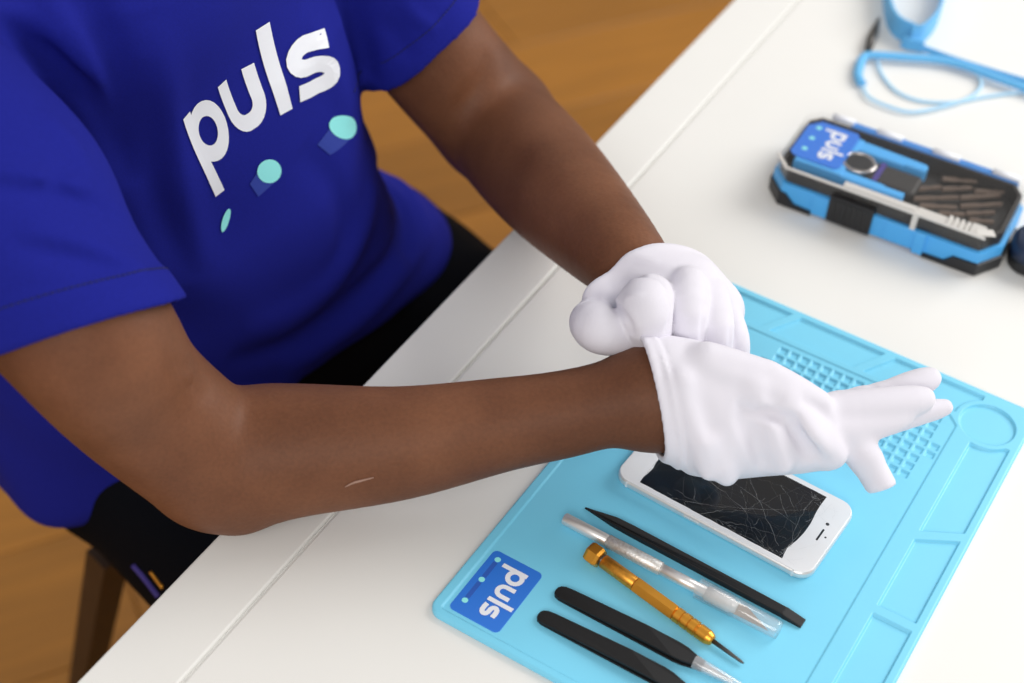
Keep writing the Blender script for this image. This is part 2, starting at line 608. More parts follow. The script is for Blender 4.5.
def grid_mesh(fn, pa, pb, pc, pd, n=6):
    V, F = [], []
    pa, pb, pc, pd = [np.array(p, float) for p in (pa, pb, pc, pd)]
    for i in range(n + 1):
        for j in range(n + 1):
            s, t = i / n, j / n
            V.append(fn(*((1 - s) * ((1 - t) * pa + t * pd) + s * ((1 - t) * pb + t * pc))))
    for i in range(n):
        for j in range(n):
            F.append((i * (n + 1) + j, (i + 1) * (n + 1) + j, (i + 1) * (n + 1) + j + 1, i * (n + 1) + j + 1))
    return MB().add(V, F)


# ------------------------------------------------------------------ setting: floor
floor_mb = MB().box(-4, -3, -0.06, 4, 5.5, -0.006)
floor = floor_mb.build('floor', MAT['floor'])
tag(floor, kind='structure')
random.seed(4)
PW, PL = 0.19, 1.35
plank_me = MB().slab(rrect(-PL / 2 + 0.0008, -PW / 2 + 0.0008, PL / 2 - 0.0008, PW / 2 - 0.0008, 0.001, 1), -0.006, 0.0, 0.0012, steps=1, bottom_bev=False).mesh('plank')
plank_me.materials.append(MAT['plank'])
FA = math.radians(28)
for r in range(-26, 27):
    for c in range(-4, 5):
        u = c * PL + (r % 3) * 0.43; v = r * PW
        x = -0.4 + u * math.cos(FA) - v * math.sin(FA); y = 1.6 + u * math.sin(FA) + v * math.cos(FA)
        if -2.36 < x < 3.3 and -2.3 < y < 4.53:
            link_mesh('plank', plank_me, None, floor, (x, y, 0), FA)

# the room beyond the frame: the two walls the daylight falls on
wall_paint = mat('warm_white_paint', (0.74, 0.72, 0.68), 0.8)
tag(MB().box(-3.06, -3, -0.05, -3.0, 5.5, 2.6).build('wall_left', wall_paint), kind='structure')
tag(MB().box(-3.0, 4.9, -0.05, 4, 4.96, 2.6).build('wall_back', wall_paint), kind='structure')
tag(MB().box(-3.0, -3, 0, -2.985, 4.9, 0.09).build('baseboard_left', wall_paint), kind='structure')
tag(MB().box(-2.985, 4.885, 0, 4, 4.9, 0.09).build('baseboard_back', wall_paint), kind='structure')

# ------------------------------------------------------------------ table
EN = np.array([0.88126, -0.47263])       # into the table, away from the person
EE = np.array([0.47263, 0.88126])        # along the near edge
E0 = -0.4529; G0 = -0.4027
t_rz = math.atan2(EE[1], EE[0])
org = EN * E0 + EE * 0.8                 # a point on the near edge
table = empty('table', (org[0], org[1], 0), t_rz)
tag(table, 'white lacquered table with a groove along its near edge', 'table')
# local frame: x along the edge, y = -(into the table)
LX0, LX1 = -0.75, 1.15
gw = 0.0010
GW = G0 - E0
mb = MB().slab(rrect(LX0, -GW + gw, LX1, 0, 0.002, 2), TZ - 0.03, TZ, 0.0015, steps=2)
mb.build('edge_board', MAT['table'], table)
mb = MB().slab(rrect(LX0, -0.86, LX1, -GW - gw, 0.002, 2), TZ - 0.03, TZ, 0.0015, steps=2)
mb.build('table_top', MAT['table'], table)
mb = MB().box(LX0 + 0.002, -0.8, TZ - 0.03, LX1 - 0.002, -0.004, TZ - 0.0022)
MB().box(LX0 + 0.004, -GW - 0.02, TZ - 0.034, LX1 - 0.004, -GW + 0.02, TZ - 0.003).build('groove_filler', MAT['table'], table)
MB().box(LX0 + 0.06, -0.8, TZ - 0.11, LX1 - 0.06, -0.775, TZ - 0.03).build('apron', MAT['table'], table)
MB().box(LX0 + 0.06, -0.09, TZ - 0.075, LX1 - 0.06, -0.07, TZ - 0.034).build('apron', MAT['table'], table)
for lx in (LX0 + 0.06, LX1 - 0.12):
    for ly in (-0.12, -0.80):
        MB().slab(rrect(lx, ly, lx + 0.06, ly + 0.06, 0.004, 2), 0.0, TZ - 0.034, 0.001, steps=1).build('leg', MAT['table'], table)

# ------------------------------------------------------------------ repair mat (its own frame: s across, t along)
TM = -0.50878
MN = np.array([math.cos(TM), math.sin(TM)]); MM = np.array([-MN[1], MN[0]])
UL, VB = -0.31877, 0.48818
MO = MN * UL + MM * VB
MW, ML, MH = 0.260, 0.376, 0.0042


def mat_height(s, t):
    """height field of the mat in metres; s, t in mm"""
    H = np.full(s.shape, MH * 1000)

    def recess(sd, depth, wdt=0.9):
        nonlocal H
        H -= depth * np.clip(0.5 - sd / wdt, 0, 1) ** 1.0

    def box(x0, y0, x1, y1, r=1.5):
        qx = np.abs(s - (x0 + x1) / 2) - (x1 - x0) / 2 + r; qy = np.abs(t - (y0 + y1) / 2) - (y1 - y0) / 2 + r
        return np.hypot(np.maximum(qx, 0), np.maximum(qy, 0)) + np.minimum(np.maximum(qx, qy), 0) - r

    def poly(pts):
        d = np.full(s.shape, -1e9)
        n = len(pts)
        for i in range(n):
            (x0, y0), (x1, y1) = pts[i], pts[(i + 1) % n]
            L = math.hypot(x1 - x0, y1 - y0)
            d = np.maximum(d, ((s - x0) * (y1 - y0) - (t - y0) * (x1 - x0)) / L)
        return d
    # work area, with its clipped far corners
    work = np.maximum(box(6.8, 5.5, 215.6, 338.8, 2.0), np.maximum((s + t - (208.4 + 338.8)) * 0.7071, (-s + t - (338.8 - 14)) * 0.7071))
    recess(work, 0.9, 1.0)
    circ = np.hypot(s - 233.4, t - 345) - 19
    recess(circ, 2.0)
    notch = 23.5 - np.hypot(s - 233.4, t - 345)
    recess(np.maximum(poly([(229.3, 229.2), (254, 243.2), (254, 330), (229.3, 330)]), notch), 2.0)
    recess(poly([(229.3, 158), (254, 158), (254, 234.3), (229.3, 220.0)]), 2.0)
    recess(poly([(229.3, 82), (254, 82), (254, 150.2), (229.3, 150.2)]), 2.0)
    recess(poly([(229.3, 7), (254, 7), (254, 74.5), (229.3, 74.5)]), 2.0)
    recess(poly([(6.5, 344.5), (59.5, 344.5), (73.5, 369.8), (6.5, 369.8)]), 2.0)
    recess(poly([(67.5, 344.5), (132.8, 344.5), (146.6, 369.8), (81.5, 369.8)]), 2.0)
    recess(np.maximum(poly([(141.2, 344.5), (222, 344.5), (222, 369.8), (155.5, 369.8)]), notch), 2.0)
    # the pits for small screws
    pi = np.round((s - 84.8) / 8.34); pj = np.round((t - 331.0) / 8.72)
    ok = (pi >= 0) & (pi <= 14) & (pj >= -7) & (pj <= 0)
    ok |= (pi == 15) & ((pj == -3) | (pj == -4))
    ok |= (pi == -1) & ((pj == -3) | (pj == -2))
    a = np.abs(s - 84.8 - pi * 8.34) - 2.85; b = np.abs(t - 331.0 - pj * 8.72) - 2.85
    sd = np.where(ok, np.maximum(a, b), 9.0)
    recess(sd, 1.5, 0.6)
    # rounded outer rim
    r = 9.0
    qx = np.abs(s - MW * 500) - MW * 500 + r; qy = np.abs(t - ML * 500) - ML * 500 + r
    outer = np.hypot(np.maximum(qx, 0), np.maximum(qy, 0)) + np.minimum(np.maximum(qx, qy), 0) - r
    e = np.clip((outer + 1.6) / 1.6, 0, 1)
    H = H - 1.6 * (1 - np.sqrt(np.maximum(1 - e * e, 0)))
    return H, outer


def build_mat():
    st = 0.5
    xs = np.arange(-1.0, MW * 1000 + 1.0 + st, st); ys = np.arange(-1.0, ML * 1000 + 1.0 + st, st)
    X, Y = np.meshgrid(xs, ys, indexing='ij')
    H, outer = mat_height(X, Y)
    gx, gy = np.gradient(outer, st)
    gl = np.hypot(gx, gy) + 1e-9
    out = outer > 0
    X = np.where(out, X - gx / gl * outer, X); Y = np.where(out, Y - gy / gl * outer, Y)
    H = np.where(out, MH * 1000 - 1.6, H)
    Z = np.where(outer > st * 1.2, 0.0, H)
    nx, ny = X.shape
    idx = np.arange(nx * ny).reshape(nx, ny)
    Q = np.stack([idx[:-1, :-1], idx[1:, :-1], idx[1:, 1:], idx[:-1, 1:]], -1).reshape(-1, 4)
    keep = (outer.ravel()[Q] < st * 2.6).all(1)
    Q = Q[keep]
    used = np.unique(Q)
    V = np.stack([X.ravel()[used] / 1000, Y.ravel()[used] / 1000, Z.ravel()[used] / 1000], 1)
    F = np.searchsorted(used, Q)
    me = bpy.data.meshes.new('repair_mat')
    me.from_pydata(V.tolist(), [], F.tolist())
    me.polygons.foreach_set('use_smooth', np.ones(len(F), bool))
    me.update()
    o = link_mesh('repair_mat', me, MAT['silicone'], None, (MO[0], MO[1], TZ + 0.0002), TM)
    tag(o, 'sky blue silicone repair mat with moulded trays and a grid of pits', 'mat')
    return o


rmat = build_mat()
WZ = MH - 0.0009                                    # height of the work area above the table


def mloc(s, t, z=0.0):
    """mat millimetres -> world"""
    p = MO + MN * s / 1000 + MM * t / 1000
    return (p[0], p[1], TZ + 0.0002 + z)


# label on the mat, in mat coordinates; reads along -t, letters stand towards +s?
lab = MB().slab(rrect(0.0100, 0.0085, 0.0456, 0.0622, 0.0035), WZ - 0.0002, WZ + 0.00025, 0).build('printed_label', MAT['label_blue'], rmat)
tag(lab, 'blue rectangular label with white lettering and three mint dots')


def lab_fn(x0, y0, sc, z):
    # word runs towards -t, its upright points towards +s
    return lambda x, y: (x0 + y * sc, y0 - x * sc, z)


_, WW = glyph_strokes()
sc = 0.0405 / WW
word_mesh(lab_fn(0.0265, 0.0560, sc, WZ + 0.00040)).build('lettering', MAT['white_ink'], lab)
f_l = lambda x, y: (x, y, WZ + 0.00042)
for k, yy in enumerate((0.0560, 0.0375, 0.0185)):
    disc_mesh(f_l, 0.0158, yy, 0.0020).build('printed_dot', MAT['mint_ink'], lab)
for a, b in ((0.0535, 0.0400), (0.0350, 0.0210)):
    grid_mesh(lambda x, y: (x, y, WZ + 0.00034), (0.0143, b), (0.0173, b), (0.0173, a), (0.0143, a), 1).build('dot_trail', MAT['label_trail'], lab)


# ------------------------------------------------------------------ phone
def build_phone():
    x0, y0 = 42.9, 153.6
    ang = TM + math.radians(-2.6)
    P0 = mloc(x0, y0, WZ)
    ph = empty('smartphone', P0, ang)
    tag(ph, 'white smartphone with a shattered black screen lying on the blue mat', 'phone')
    L, Wd, T = 0.1430, 0.0718, 0.0071
    MB().slab(rrect(0, 0, L, Wd, 0.0105, 8), 0.0, T - 0.0006, 0.0026, smooth=True, steps=4).build('metal_frame', MAT['alu'], ph)
    for bx in (0.010, L - 0.0115):
        MB().box(bx, -0.00006, 0.0012, bx + 0.0013, 0.0012, T - 0.0012).build('antenna_band', MAT['white_glass'], ph)
        MB().box(bx, Wd - 0.0012, 0.0012, bx + 0.0013, Wd + 0.00006, T - 0.0012).build('antenna_band', MAT['white_glass'], ph)
    MB().slab(rrect(0.054, -0.0005, 0.065, 0.0003, 0.0002, 2), 0.0026, 0.0042, 0.0001, steps=1).build('side_button', MAT['alu'], ph)
    fg = MB().slab(rrect(0.0007, 0.0007, L - 0.0007, Wd - 0.0007, 0.0098, 8), T - 0.0009, T, 0.0005, smooth=True, steps=3).build('front_glass', MAT['white_glass'], ph)
    rnd = random.Random(11)
    scx0, scx1, sy0, sy1 = 0.0180, 0.1225, 0.0044, 0.0670
    # screen outline with chipped ends
    pts = []
    n = 26
    for k in range(n + 1):
        pts.append((scx0 + (scx1 - scx0) * k / n, sy0 + rnd.uniform(-0.0002, 0.0002)))
    prof = [(0, 0.0005), (0.15, -0.0015), (0.3, 0.0026), (0.45, 0.0042), (0.6, 0.0038), (0.75, 0.0012), (0.9, 0.0005), (1, 0.0015)]
    for k in range(1, 14):
        q = k / 14
        pts.append((scx1 - 0.0005 + float(np.interp(q, [a for a, b in prof], [b for a, b in prof])) * 0.55, sy0 + (sy1 - sy0) * q))
    for k in range(n + 1):
        pts.append((scx1 - (scx1 - scx0) * k / n, sy1 + rnd.uniform(-0.0002, 0.0002)))
    for k in range(1, 12):
        pts.append((scx0 + rnd.uniform(-0.0006, 0.0008), sy1 - (sy1 - sy0) * k / 12))
    scr = MB().slab(pts, T - 0.0001, T + 0.00005, 0).build('screen', MAT['screen'], ph)
    tag(scr, 'black shattered screen')
    zc = T + 0.00012

    def crack_mesh(lines):
        mb = MB()
        for path, w in lines:
            V, F = [], []
            P = np.array(path)
            for i in range(len(P)):
                t = P[min(i + 1, len(P) - 1)] - P[max(i - 1, 0)]
                t /= np.linalg.norm(t) + 1e-12
                nn = np.array([-t[1], t[0]]) * w * (0.25 + 0.75 * rnd.random()) / 2
                V += [(*(P[i] - nn), zc), (*(P[i] + nn), zc)]
            for i in range(len(P) - 1):
                F.append((2 * i, 2 * i + 1, 2 * i + 3, 2 * i + 2))
            mb.add(V, F)
        return mb

    def wander(a, b, n=10, j=0.0009):
        a = np.array(a); b = np.array(b)
        nn = np.array([-(b - a)[1], (b - a)[0]]); nn /= np.linalg.norm(nn)
        amp = rnd.uniform(-1, 1) * 0.06 * np.linalg.norm(b - a)
        return [a + (b - a) * k / n + nn * (amp * math.sin(math.pi * k / n) + (rnd.uniform(-j, j) if 0 < k < n else 0)) for k in range(n + 1)]

    bright, faint, white = [], [], []
    lim = lambda q: (min(max(q[0], scx0), scx1), min(max(q[1], sy0), sy1))
    for hub, cnt in (((0.086, 0.024), 15), ((0.113, 0.006), 8), ((0.060, 0.012), 7), ((0.116, 0.058), 7), ((0.028, 0.050), 6)):
        a0 = rnd.random() * 6
        rays = []
        for k in range(cnt):
            a = a0 + 2 * math.pi * k / cnt + rnd.uniform(-0.2, 0.2)
            ln = rnd.uniform(0.016, 0.055)
            e = lim((hub[0] + ln * math.cos(a), hub[1] + ln * math.sin(a)))
            if math.hypot(e[0] - hub[0], e[1] - hub[1]) < 0.004: continue
            p = wander(hub, e)
            rays.append(p)
            (bright if rnd.random() < 0.35 else faint).append((p, rnd.uniform(0.00012, 0.00026)))
        for k in range(len(rays) - 1):
            for q in (3, 6, 8):
                if rnd.random() < 0.6:
                    faint.append((wander(rays[k][q], rays[k + 1][min(q + rnd.choice((-1, 0, 1)), 10)], 5, 0.0004), 0.00014))
                elif rnd.random() < 0.2:
                    bright.append((wander(rays[k][q], rays[k + 1][q], 5, 0.0004), 0.00018))
    for (a, b) in (((0.05, 0.008), (0.117, 0.050)), ((0.072, 0.006), (0.117, 0.020)), ((0.04, 0.045), (0.117, 0.034)), ((0.065, 0.060), (0.116, 0.012))):
        bright.append((wander(a, b, 16, 0.0007), 0.0002))
    for k in range(40):                                   # crushed glass along the lower edge and corners
        cx, cy, sp = rnd.choice(((0.112, 0.0055, 0.007), (0.085, 0.0050, 0.012), (0.116, 0.061, 0.004), (0.030, 0.058, 0.006), (0.046, 0.006, 0.010)))
        a = lim((cx + rnd.gauss(0, sp * 0.5), cy + abs(rnd.gauss(0, 0.0018)))); b = lim((a[0] + rnd.uniform(-0.004, 0.004), a[1] + rnd.uniform(-0.0025, 0.0025)))
        if math.hypot(a[0] - b[0], a[1] - b[1]) > 0.0005:
            bright.append((wander(a, b, 4, 0.0003), 0.00024))
    for (a, b) in (((0.119, 0.010), (0.1365, 0.030)), ((0.121, 0.040), (0.128, 0.064)), ((0.118, 0.058), (0.134, 0.060)), ((0.119, 0.008), (0.131, 0.004)),
                   ((0.122, 0.020), (0.120, 0.005)), ((0.130, 0.062), (0.134, 0.052)), ((0.003, 0.046), (0.016, 0.055)), ((0.004, 0.060), (0.015, 0.042)), ((0.123, 0.052), (0.136, 0.046)),
                   ((0.125, 0.005), (0.133, 0.012)), ((0.121, 0.061), (0.127, 0.055))):
        white.append((wander(a, b, 9, 0.0006), 0.00016))
    cb = crack_mesh(bright).build('glass_cracks', MAT['crack'], scr); cb['kind'] = 'stuff'
    cf = crack_mesh(faint).build('glass_cracks', MAT['crack_faint'], scr); cf['kind'] = 'stuff'
    cw = crack_mesh(white).build('bezel_cracks', MAT['crack_white'], fg); cw['kind'] = 'stuff'
    MB().slab(rrect(L - 0.0104, Wd / 2 - 0.0055, L - 0.0091, Wd / 2 + 0.0055, 0.0006, 3), T - 0.0002, T + 0.00008, 0).build('earpiece_slot', MAT['black_plastic'], ph)
    MB().slab(disc(L - 0.0098, Wd / 2 + 0.0107, 0.0012), T - 0.0002, T + 0.00008, 0).build('camera_lens', MAT['black_plastic'], ph)
    MB().slab(disc(L - 0.0060, Wd / 2, 0.0007, 14), T - 0.0002, T + 0.00008, 0).build('sensor', MAT['black_plastic'], ph)
    ring = MB().lathe([(0, 0.0056), (0.0001, 0.0056), (0.0001, 0.0050), (0, 0.0050)], (0.0089, Wd / 2, T), (0.0089, Wd / 2, T + 1), seg=32, caps=False)
    ring.build('home_button', MAT['alu'], ph)
    return ph


phone = build_phone()


# ------------------------------------------------------------------ tools on the mat (each in a frame: x along the tool)
def tool_frame(name, s0, t0, s1, t1, z=WZ):
    a = mloc(s0, t0, z); b = mloc(s1, t1, z)
    return empty(name, a, math.atan2(b[1] - a[1], b[0] - a[0])), math.hypot(b[0] - a[0], b[1] - a[1])


def build_spudger():
    r, L = tool_frame('pry_stick', 40.2, 123.2, 196.4, 118.3)
    tag(r, 'black plastic pry stick with a pointed tip lying beside the phone', 'pry tool')
    o = [(0, 0.0005), (0.006, 0.0012), (0.022, 0.0033), (0.034, 0.0036), (L - 0.030, 0.0036), (L - 0.014, 0.0034), (L - 0.0125, 0.0037), (L, 0.0035)]
    o += [(L, -0.0035), (L - 0.0125, -0.0037), (L - 0.014, -0.0034), (L - 0.030, -0.0036), (0.034, -0.0036), (0.022, -0.0033), (0.006, -0.0012), (0, -0.0005)]
    mb = MB().slab(o, 0.0, 0.0042, 0.0007, steps=2)
    ob = mb.build('shaft', MAT['black'], r)
    for v in ob.data.vertices:                       # both ends thin down
        k = 1.0
        if v.co.x < 0.024: k = 0.25 + 0.75 * max(v.co.x, 0) / 0.024
        if v.co.x > L - 0.014: k = 1.0 - 0.55 * (v.co.x - (L - 0.014)) / 0.014
        v.co.z *= k
    MB().box(L - 0.0136, -0.0026, 0.0042, L - 0.0130, 0.0026, 0.0044).build('notch_line', MAT['black_plastic'], r)


build_spudger()


def build_knife():
    a = at(564.0, 519.0, WZ + 0.0050); b = at(779, 631.5, WZ + 0.0050)
    a[2] = WZ; b[2] = WZ
    rz = math.atan2(b[1] - a[1], b[0] - a[0])
    r = empty('craft_knife', W(a), rz)
    tag(r, 'silver craft knife with a clear cap over its blade', 'knife')
    L = float(np.linalg.norm(b - a))
    zc = 0.0058
    A = (0, 0, zc); Bx = (1, 0, zc)
    MB().lathe([(0, 0.0033), (0.0008, 0.0040), (0.0315, 0.0040), (0.0320, 0.0037)], A, Bx, 28).build('handle', MAT['alu'], r)
    MB().lathe([(0.0320, 0.0037), (0.0325, 0.0044), (0.0705, 0.0044), (0.071, 0.0037)], A, Bx, 28).build('textured_grip', MAT['engraved_alu'], r)
    MB().lathe([(0.071, 0.0034), (0.0712, 0.0037), (L - 0.048, 0.0037)], A, Bx, 28).build('neck', MAT['alu'], r)
    prof = []
    MB().lathe([(L - 0.0500, 0.0037), (L - 0.049, 0.0047), (L - 0.0325, 0.0047), (L - 0.0315, 0.0040), (L - 0.0285, 0.0036)], A, Bx, 28).build('chuck', MAT['knurl'], r)
    o = [(L - 0.031, -0.0034), (L - 0.029, -0.0040), (L - 0.0055, -0.0034), (L - 0.0235, 0.0040), (L - 0.031, 0.0034)]
    bl = MB().slab(o, -0.0003, 0.0003, 0).build('blade', MAT['blade'], r)
    bl.location = (0, 0, zc + 0.0002); bl.rotation_euler = (math.radians(24), 0, 0)
    mb = MB().lathe([(L - 0.0555, 0.0066), (L - 0.055, 0.0067), (L - 0.002, 0.0059), (L, 0.0054), (L, 0.0002), ], A, Bx, 28, caps=False)
    mb.lathe([(L - 0.0555, 0.0066), (L - 0.0555, 0.0058), (L - 0.002, 0.0052)], A, Bx, 28, caps=False)
    mb.build('blade_cap', MAT['clear'], r)


build_knife()


def build_driver():
    a = at(588, 550, WZ + 0.0068); b = at(744, 663, WZ + 0.003)
    a[2] = b[2] = WZ
    r = empty('precision_screwdriver', W(a), math.atan2(b[1] - a[1], b[0] - a[0]))
    tag(r, 'gold precision screwdriver with a hexagonal end cap on the blue mat', 'screwdriver')
    L = float(np.linalg.norm(b - a))
    k = L / 0.124
    # the hex cap lifts the back end, the tip rests on the mat
    A = (0, 0, 0.0070); Bx = (math.cos(0.038), 0, 0.0070 - math.sin(0.038))
    MB().lathe([(0, 0.0042), (0.0008, 0.0062), (0.0025, 0.0072), (0.0085, 0.0072), (0.0105, 0.0062), (0.0108, 0.0045)], A, Bx, 6, smooth=False, phase=0.0).build('hex_cap', MAT['gold'], r)
    MB().lathe([(0.0105, 0.0038), (0.0125, 0.0038)], A, Bx, 24).build('collar', MAT['dark_steel'], r)
    MB().lathe([(0.012, 0.0035), (0.0125, 0.0046), (0.0385 * k, 0.0046), (0.039 * k, 0.0042)], A, Bx, 28).build('engraved_barrel', MAT['gold_engraved'], r)
    MB().lathe([(0.039 * k, 0.0044), (0.0395 * k, 0.0053), (0.0705 * k, 0.0053), (0.071 * k, 0.0046)], A, Bx, 6, smooth=False).build('hex_grip', MAT['gold'], r)
    prof = [(0.071 * k, 0.0042)]
    for i in range(3):
        x = (0.0718 + i * 0.0058) * k
        prof += [(x, 0.0049), (x + 0.0044 * k, 0.0049), (x + 0.0048 * k, 0.0042), (x + 0.0055 * k, 0.0042)]
    prof += [(0.0895 * k, 0.0048), (0.0965 * k, 0.0047), (0.0995 * k, 0.0036), (0.1005 * k, 0.0026)]
    MB().lathe(prof, A, Bx, 40, smooth=False).build('ringed_grip', MAT['gold'], r)
    MB().lathe([(0.100 * k, 0.0015), (0.112 * k, 0.0013), (0.122 * k, 0.0009), (0.124 * k, 0.0004)], A, Bx, 14).build('shank', MAT['dark_steel'], r)


build_driver()


def build_tweezers(s0, t0, s1, t1, label, cap):
    r, L = tool_frame('tweezers', s0, t0, s1, t1)
    tag(r, label, 'tweezers')
    top = [(0.0, 0.0), (0.0004, 0.0022), (0.0018, 0.0040), (0.0046, 0.0050), (0.010, 0.0052), (0.060, 0.0057), (0.083, 0.0059), (0.089, 0.0054), (0.094, 0.0042), (0.099, 0.0030), (0.1015, 0.0027)]
    out = top + [(x, -y) for x, y in top[::-1][:-1]]
    for nm, zf in (('upper_arm', 1), ('lower_arm', 0)):
        me = MB().slab(spl(out), 0, 0.0014, 0.0004, steps=2).mesh(nm)
        for v in me.vertices:
            x = v.co.x
            g = 0.0010 + 0.0036 * math.sin(math.pi * min(max(x / 0.121, 0), 1)) ** 0.8
            v.co.z = v.co.z + (g if zf else 0.0)
        link_mesh(nm, me, MAT['black'], r)
    MB().slab(rrect(0.0004, -0.0042, 0.012, 0.0042, 0.003, 4), 0.0002, 0.0024, 0).build('joined_end', MAT['black'], r)
    MB().slab([(0.099, -0.0022), (0.106, -0.0018), (0.121, -0.0004), (0.121, 0.0004), (0.106, 0.0018), (0.099, 0.0022)], 0.0008, 0.0020, 0.0002, steps=1).build('lower_tip', MAT['steel'], r)
    tp = MB().slab([(0.099, -0.0022), (0.106, -0.0018), (0.121, -0.0004), (0.121, 0.0004), (0.106, 0.0018), (0.099, 0.0022)], 0.0026, 0.0038, 0.0002, steps=1).build('upper_tip', MAT['steel'], r)
    if cap:
        MB().lathe([(0.0955, 0.0042), (0.097, 0.0042), (0.126, 0.0023), (0.1275, 0.0008)], (0, 0, 0.0042), (1, 0, -0.012), 18, caps=False).build('tip_cap', MAT['clear_cap'], r)


def spl(o):
    return [tuple(p) for p in o]


build_tweezers(58.3, 55.2, 180.5, 55.6, 'black tweezers with a clear tip cap, beside the gold screwdriver', True)
build_tweezers(58.8, 33.6, 181.0, 35.4, 'black tweezers nearest the printed label, tip cut off by the frame edge', False)
# ------------------------------------------------------------------ driver case
CSX = 1.045
CO = np.array([0.1971, 1.0065]) - 0.0045 * np.array([0.896, -0.444]); CX = np.array([0.896, -0.444]); CY = np.array([0.444, 0.896])
CRZ = math.atan2(CX[1], CX[0])
CASE_OUT = [(0.012, 0.0), (0.166, 0.0), (0.178, 0.020), (0.178, 0.074), (0.168, 0.088), (0.010, 0.088), (0.0, 0.076), (0.0, 0.014)]


def inset(pts, d):
    p = np.array(pts, float); n = len(p); out = []
    for i in range(n):
        a, b, c = p[i - 1], p[i], p[(i + 1) % n]
        e1 = (b - a) / np.linalg.norm(b - a); e2 = (c - b) / np.linalg.norm(c - b)
        n1 = np.array([-e1[1], e1[0]]); n2 = np.array([-e2[1], e2[0]])
        m = (n1 + n2); m /= (m @ m) / 2
        out.append(tuple(b + m * d))
    return out


def build_case():
    r = empty('bit_case', (CO[0], CO[1], TZ), CRZ)
    r.scale = (CSX, 1, 1)
    tag(r, 'blue and black tool case with a clear lid, latch and logo label', 'case')
    # hollow base: outer wall ring + floor
    def ring(o, i, z0, z1):
        n = len(o)
        v = [(a, b, z0) for a, b in o] + [(a, b, z1) for a, b in o] + [(a, b, z0) for a, b in i] + [(a, b, z1) for a, b in i]
        f = []
        for k in range(n):
            l = (k + 1) % n
            f += [(k, l, n + l, n + k), (2 * n + l, 2 * n + k, 3 * n + k, 3 * n + l), (n + k, n + l, 3 * n + l, 3 * n + k), (l, k, 2 * n + k, 2 * n + l)]
        return v, f
    base = MB()
    base.add(*ring(CASE_OUT, inset(CASE_OUT, 0.0035), 0.003, 0.021))
    base.slab(inset(CASE_OUT, 0.002), 0.0025, 0.006, 0)
    base.slab([(0.095, -0.0012), (0.118, -0.0012), (0.118, 0.002), (0.095, 0.002)], 0.004, 0.0215, 0.0008, steps=1)
    base.slab([(0.118, -0.0028), (0.126, -0.0028), (0.126, 0.002), (0.118, 0.002)], 0.002, 0.022, 0.0008, steps=1)
    base.slab([(0.038, -0.0012), (0.050, -0.0012), (0.050, 0.002), (0.038, 0.002)], 0.002, 0.0205, 0.0008, steps=1)
    base.build('base_shell', MAT['case_blue'], r)
    tray = MB()
    io = inset(CASE_OUT, 0.0036)
    tray.add(*ring(io, inset(CASE_OUT, 0.0062), 0.004, 0.0320))
    tray.slab(inset(CASE_OUT, 0.0045), 0.006, 0.0195, 0)
    tray.build('inner_tray', MAT['case_dark'], r)
    # rubber corner guards
    def guard(path, prof):
        mb = MB()
        P = np.array(path, float)
        n = len(P)
        v, f = [], []
        for i, (x, y) in enumerate(P):
            t = P[min(i + 1, n - 1)] - P[max(i - 1, 0)]; t /= np.linalg.norm(t)
            nn = np.array([t[1], -t[0]])
            for d, z in ((-0.001, 0.0), (0.0016, 0.0005), (0.0020, prof[i] - 0.001), (-0.001, prof[i])):
                v.append((x + nn[0] * d, y + nn[1] * d, z))
        for i in range(n - 1):
            for k in range(4):
                l = (k + 1) % 4
                f.append((i * 4 + k, (i + 1) * 4 + k, (i + 1) * 4 + l, i * 4 + l))
        f += [(0, 1, 2, 3), tuple((n - 1) * 4 + k for k in (3, 2, 1, 0))]
        return mb.add(v, f)
    guard([(0, 0.060), (0, 0.014), (0.012, 0.0), (0.016, 0.0), (0.024, 0.0), (0.038, 0.0)], [0.013, 0.013, 0.0135, 0.0130, 0.0055, 0.0045]).build('corner_guard', MAT['black_plastic'], r)
    guard([(0.126, 0), (0.142, 0), (0.148, 0), (0.166, 0), (0.178, 0.020), (0.178, 0.060)], [0.0045, 0.0050, 0.0115, 0.0120, 0.0120, 0.011]).build('corner_guard', MAT['black_plastic'], r)
    # latch
    lt = MB().slab([(0.0505, -0.0030), (0.0845, -0.0030), (0.0845, 0.003), (0.0505, 0.003)], 0.0025, 0.0265, 0.0012, steps=2)
    lo = lt.build('latch', MAT['black_plastic'], r)
    rb = MB()
    for k in range(7):
        x = 0.0535 + k * 0.0042
        rb.box(x, -0.0038, 0.005, x + 0.002, -0.0028, 0.0245)
    rb.build('latch_ribs', MAT['black_plastic'], lo)
    # hinge: blue rail with clear knuckles at the back
    MB().slab(rrect(0.034, 0.084, 0.168, 0.0915, 0.002, 2), 0.012, 0.0335, 0.001, steps=1).build('hinge_rail', MAT['case_deep'], r)
    for a, b in ((0.018, 0.036), (0.055, 0.075), (0.100, 0.121), (0.147, 0.168)):
        MB().lathe([(0, 0.003), (b - a, 0.003)], (a, 0.0885, 0.0335), (b, 0.0885, 0.0335), 14).build('hinge_knuckle', MAT['white_ink'], r)
    # clear lid: thin shell with a front lip
    lo_ = inset(CASE_OUT, 0.0010); li = inset(CASE_OUT, 0.0024)
    lid = MB().add(*ring(lo_, li, 0.0215, 0.0350))
    lid.slab(inset(CASE_OUT, 0.0012), 0.0350, 0.0362, 0.0005, steps=1)
    lid.build('clear_lid', MAT['clear_lid'], r)
    for o2 in (MB().slab([(0.112, -0.0006), (0.116, -0.0006), (0.116, 0.0045), (0.112, 0.0045)], 0.021, 0.0362, 0),
               MB().slab([(0.160, 0.0010), (0.172, 0.0065), (0.168, 0.013), (0.157, 0.0075)], 0.0362, 0.0368, 0)):
        o2.build('lid_rib', MAT['milk'], r)
